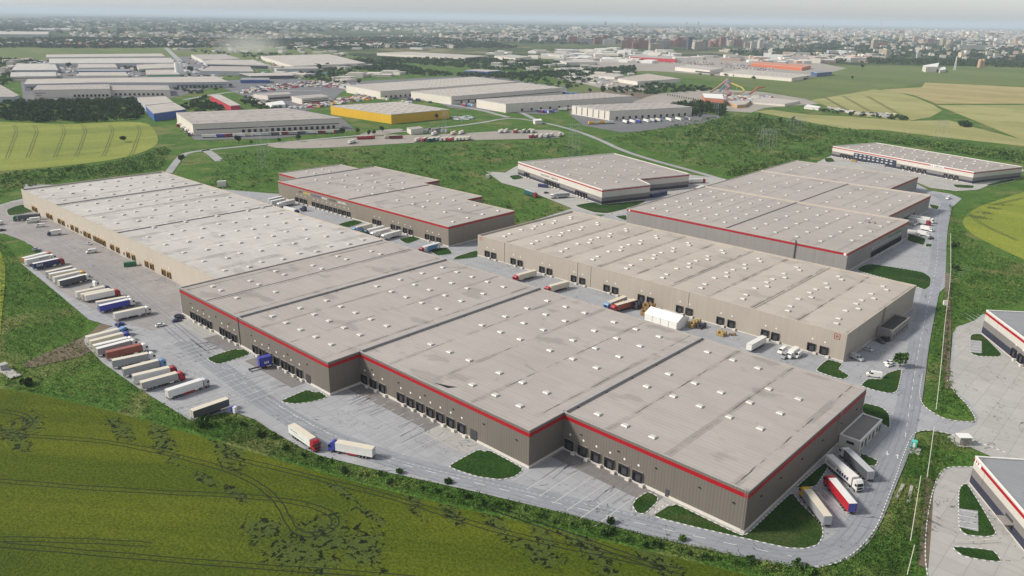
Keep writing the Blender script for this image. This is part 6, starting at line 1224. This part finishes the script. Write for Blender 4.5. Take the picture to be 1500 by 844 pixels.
city('distant_suburb',[(-20,26),(200,28),(400,31),(420,50),(200,46),(-20,44)],220,(4,10),cc[:4]+[HR[3]],1.6)
city('distant_suburb',[(100,48),(420,46),(520,56),(330,58),(120,58)],300,(4,8),cc,1.2)
city('distant_sheds',[(700,78),(900,72),(1040,84),(1000,92),(880,92),(760,86)],110,(6,9),[M_pw,M_white,HC[2],HC[0]],1.3,(10,34))
city('distant_sheds',[(1050,88),(1240,78),(1300,86),(1210,96),(1100,92)],120,(6,10),[M_pw,M_white,HC[2],HC[0],HC[3]],1.2,(10,30))
city('distant_sheds',[(430,62),(560,62),(700,70),(560,74),(440,70)],50,(5,8),[M_pw,HC[0],HC[2]],1.2,(8,26))
T=[(scatter([(-30,58),(120,56),(330,57),(420,62),(340,70),(140,71),(-30,70)],1500),8,11,14,3.6),(scatter([(330,60),(560,55),(700,58),(760,70),(560,72),(430,74)],1100),9,13,12,4.4),(scatter([(1050,78),(1260,60),(1510,68),(1510,94),(1380,90),(1230,92)],1300),10,13,12,4.4),(scatter([(640,50),(840,46),(1000,52),(1060,64),(830,66),(700,60)],900),10,19,10,6.5),
 (scatter([(850,48),(960,46),(965,51),(870,52)],160),14,26,12,9),(scatter([(-30,38),(70,38),(75,42),(-30,43)],110),12,22,12,8),(scatter([(100,24),(480,30),(640,34),(640,40),(380,50),(-30,52),(-30,30)],2200),11,30,8,12),(scatter([(1000,52),(1510,54),(1510,64),(1150,62)],1000),11,22,9,7.5),(scatter([(640,35),(1510,48),(1510,52),(840,46)],900),13,44,8,14)]
mass('distant_wood',T,L_far)
# ---------------------------------------------------------------- pipe line / fence beside the ring road
def fence(label,px,h=1.7,gap=3.0,name='fence'):
    P=[Vector(G(*q)) for q in px]; c=P[len(P)//2]; e=empty(name,(c.x,c.y,0),0,label,'fence'); r=MB(); k=MB()
    for a,b_ in zip(P,P[1:]):
        for z in (h,): r.bar((*(a-c),z),(*(b_-c),z),.13)
        n=max(1,int((b_-a).length/gap))
        for i in range(n):
            p=a+(b_-a)*(i/n)-c; k.bar((p.x,p.y,0),(p.x,p.y,h),.09)
    o=r.build('top_rail',M_plinth); o.parent=e; o=k.build('post_row',M_kerbg); o.parent=e; o['kind']='stuff'; return e
fence('pale pipe rail running down the grass strip beside the upper ring road',[(1392,345),(1392,400),(1390,425),(1383,480),(1377,545),(1370,606)]); fence('short pale rail at the junction grass blob',[(1367,631),(1361,675),(1356.5,706)]); fence('pale rail lying in the lower grass strip',[(1347.5,704),(1340,750),(1332,800)]); fence('pale rail at the bottom of the grass strip',[(1338,806),(1327,850)])
fence('thin wire fence along the truck court footpath',[(1397,797),(1425,797),(1457,795)],1.1)
b=MB(); ribbon(b,GP([(1323,710),(1312,732)]),.9,.3); ribbon(b,GP([(1335.5,712),(1330,738)]),.9,.3); o=b.build('concrete_strip',M_conc2); o['kind']='structure'
b=MB(); ribbon(b,smooth(GP([(1388,400),(1390,470),(1386,530),(1390,570)]),1,False),2.6,-.01); ribbon(b,smooth(GP([(1362,700),(1358,760),(1352,830)]),1,False),2.6,-.01); o=b.build('ditch',M_dirt); o['kind']='structure'
p=G(1384,447); e=empty('service_cabinet',(*p,0),.6,'pale service cabinet beside the upper ring road rail','cabinet'); b=MB(); b.box(-.9,.9,-.6,.6,0,2.2); o=b.build('box',M_white); o.parent=e; b=MB(); b.box(-1,1,-.7,.7,2.2,2.35); o=b.build('lid',M_plinth); o.parent=e
# lamp posts
def lamp(label,px,h=9,group='lamp posts at the yard edge'):
    p=G(*px); e=empty('street_lamp',(*p,0),random.choice((0,3.1)),label,'lamp post',group); b=MB(); b.cyl((0,0,0),.09,(0,0,1),h,8,0,.06); b.bar((0,0,h),(1.3,0,h+.15),.05); o=b.build('pole',M_pyl); o.parent=e; b=MB(); b.box(.9,1.7,-.16,.16,h+.08,h+.22); o=b.build('lamp_head',M_trim); o.parent=e
for q in ((520,208),(660,195),(850,180)): lamp('slim lamp post by the country road',q,9,'lamp posts by the country road')

# pale dust cloud drifting over the meadow by the far halls
p=G(366,78); bm_=bmesh.new(); bmesh.ops.create_icosphere(bm_,subdivisions=3,radius=1); me=bpy.data.meshes.new('dust_cloud'); bm_.to_mesh(me); bm_.free()
dm=bpy.data.materials.new('dust'); dm.use_nodes=True; dt=dm.node_tree; dt.nodes.remove(dt.nodes['Principled BSDF']); dv=dt.nodes.new('ShaderNodeVolumePrincipled'); dv.inputs['Color'].default_value=(.95,.93,.88,1); tc=dt.nodes.new('ShaderNodeTexCoord'); vl=dt.nodes.new('ShaderNodeVectorMath'); vl.operation='LENGTH'; dt.links.new(tc.outputs['Object'],vl.inputs[0]); mr=dt.nodes.new('ShaderNodeMapRange'); mr.interpolation_type='SMOOTHSTEP'; mr.inputs[1].default_value=1.0; mr.inputs[2].default_value=.0; mr.inputs[4].default_value=.0075; dt.links.new(vl.outputs['Value'],mr.inputs[0]); dt.links.new(mr.outputs[0],dv.inputs['Density']); dt.links.new(dv.outputs[0],dt.nodes['Material Output'].inputs['Volume']); me.materials.append(dm)
o=bpy.data.objects.new('dust_cloud',me); o.location=(*p,26); o.scale=(170,110,52); o.rotation_euler=(0,0,.75); COL.objects.link(o); o['kind']='stuff'
# ---------------------------------------------------------------- air
b=MB(); b.box(-60500,60500,-60500,60500,-1.8,230)
hm=bpy.data.materials.new('haze'); hm.use_nodes=True; ht=hm.node_tree; ht.nodes.remove(ht.nodes['Principled BSDF'])
pv=ht.nodes.new('ShaderNodeVolumePrincipled'); pv.inputs['Color'].default_value=(.75,.86,1.0,1); pv.inputs['Density'].default_value=5.6e-5; pv.inputs['Anisotropy'].default_value=.0
ht.links.new(pv.outputs[0],ht.nodes['Material Output'].inputs['Volume'])
o=b.build('haze',hm); o['kind']='stuff'
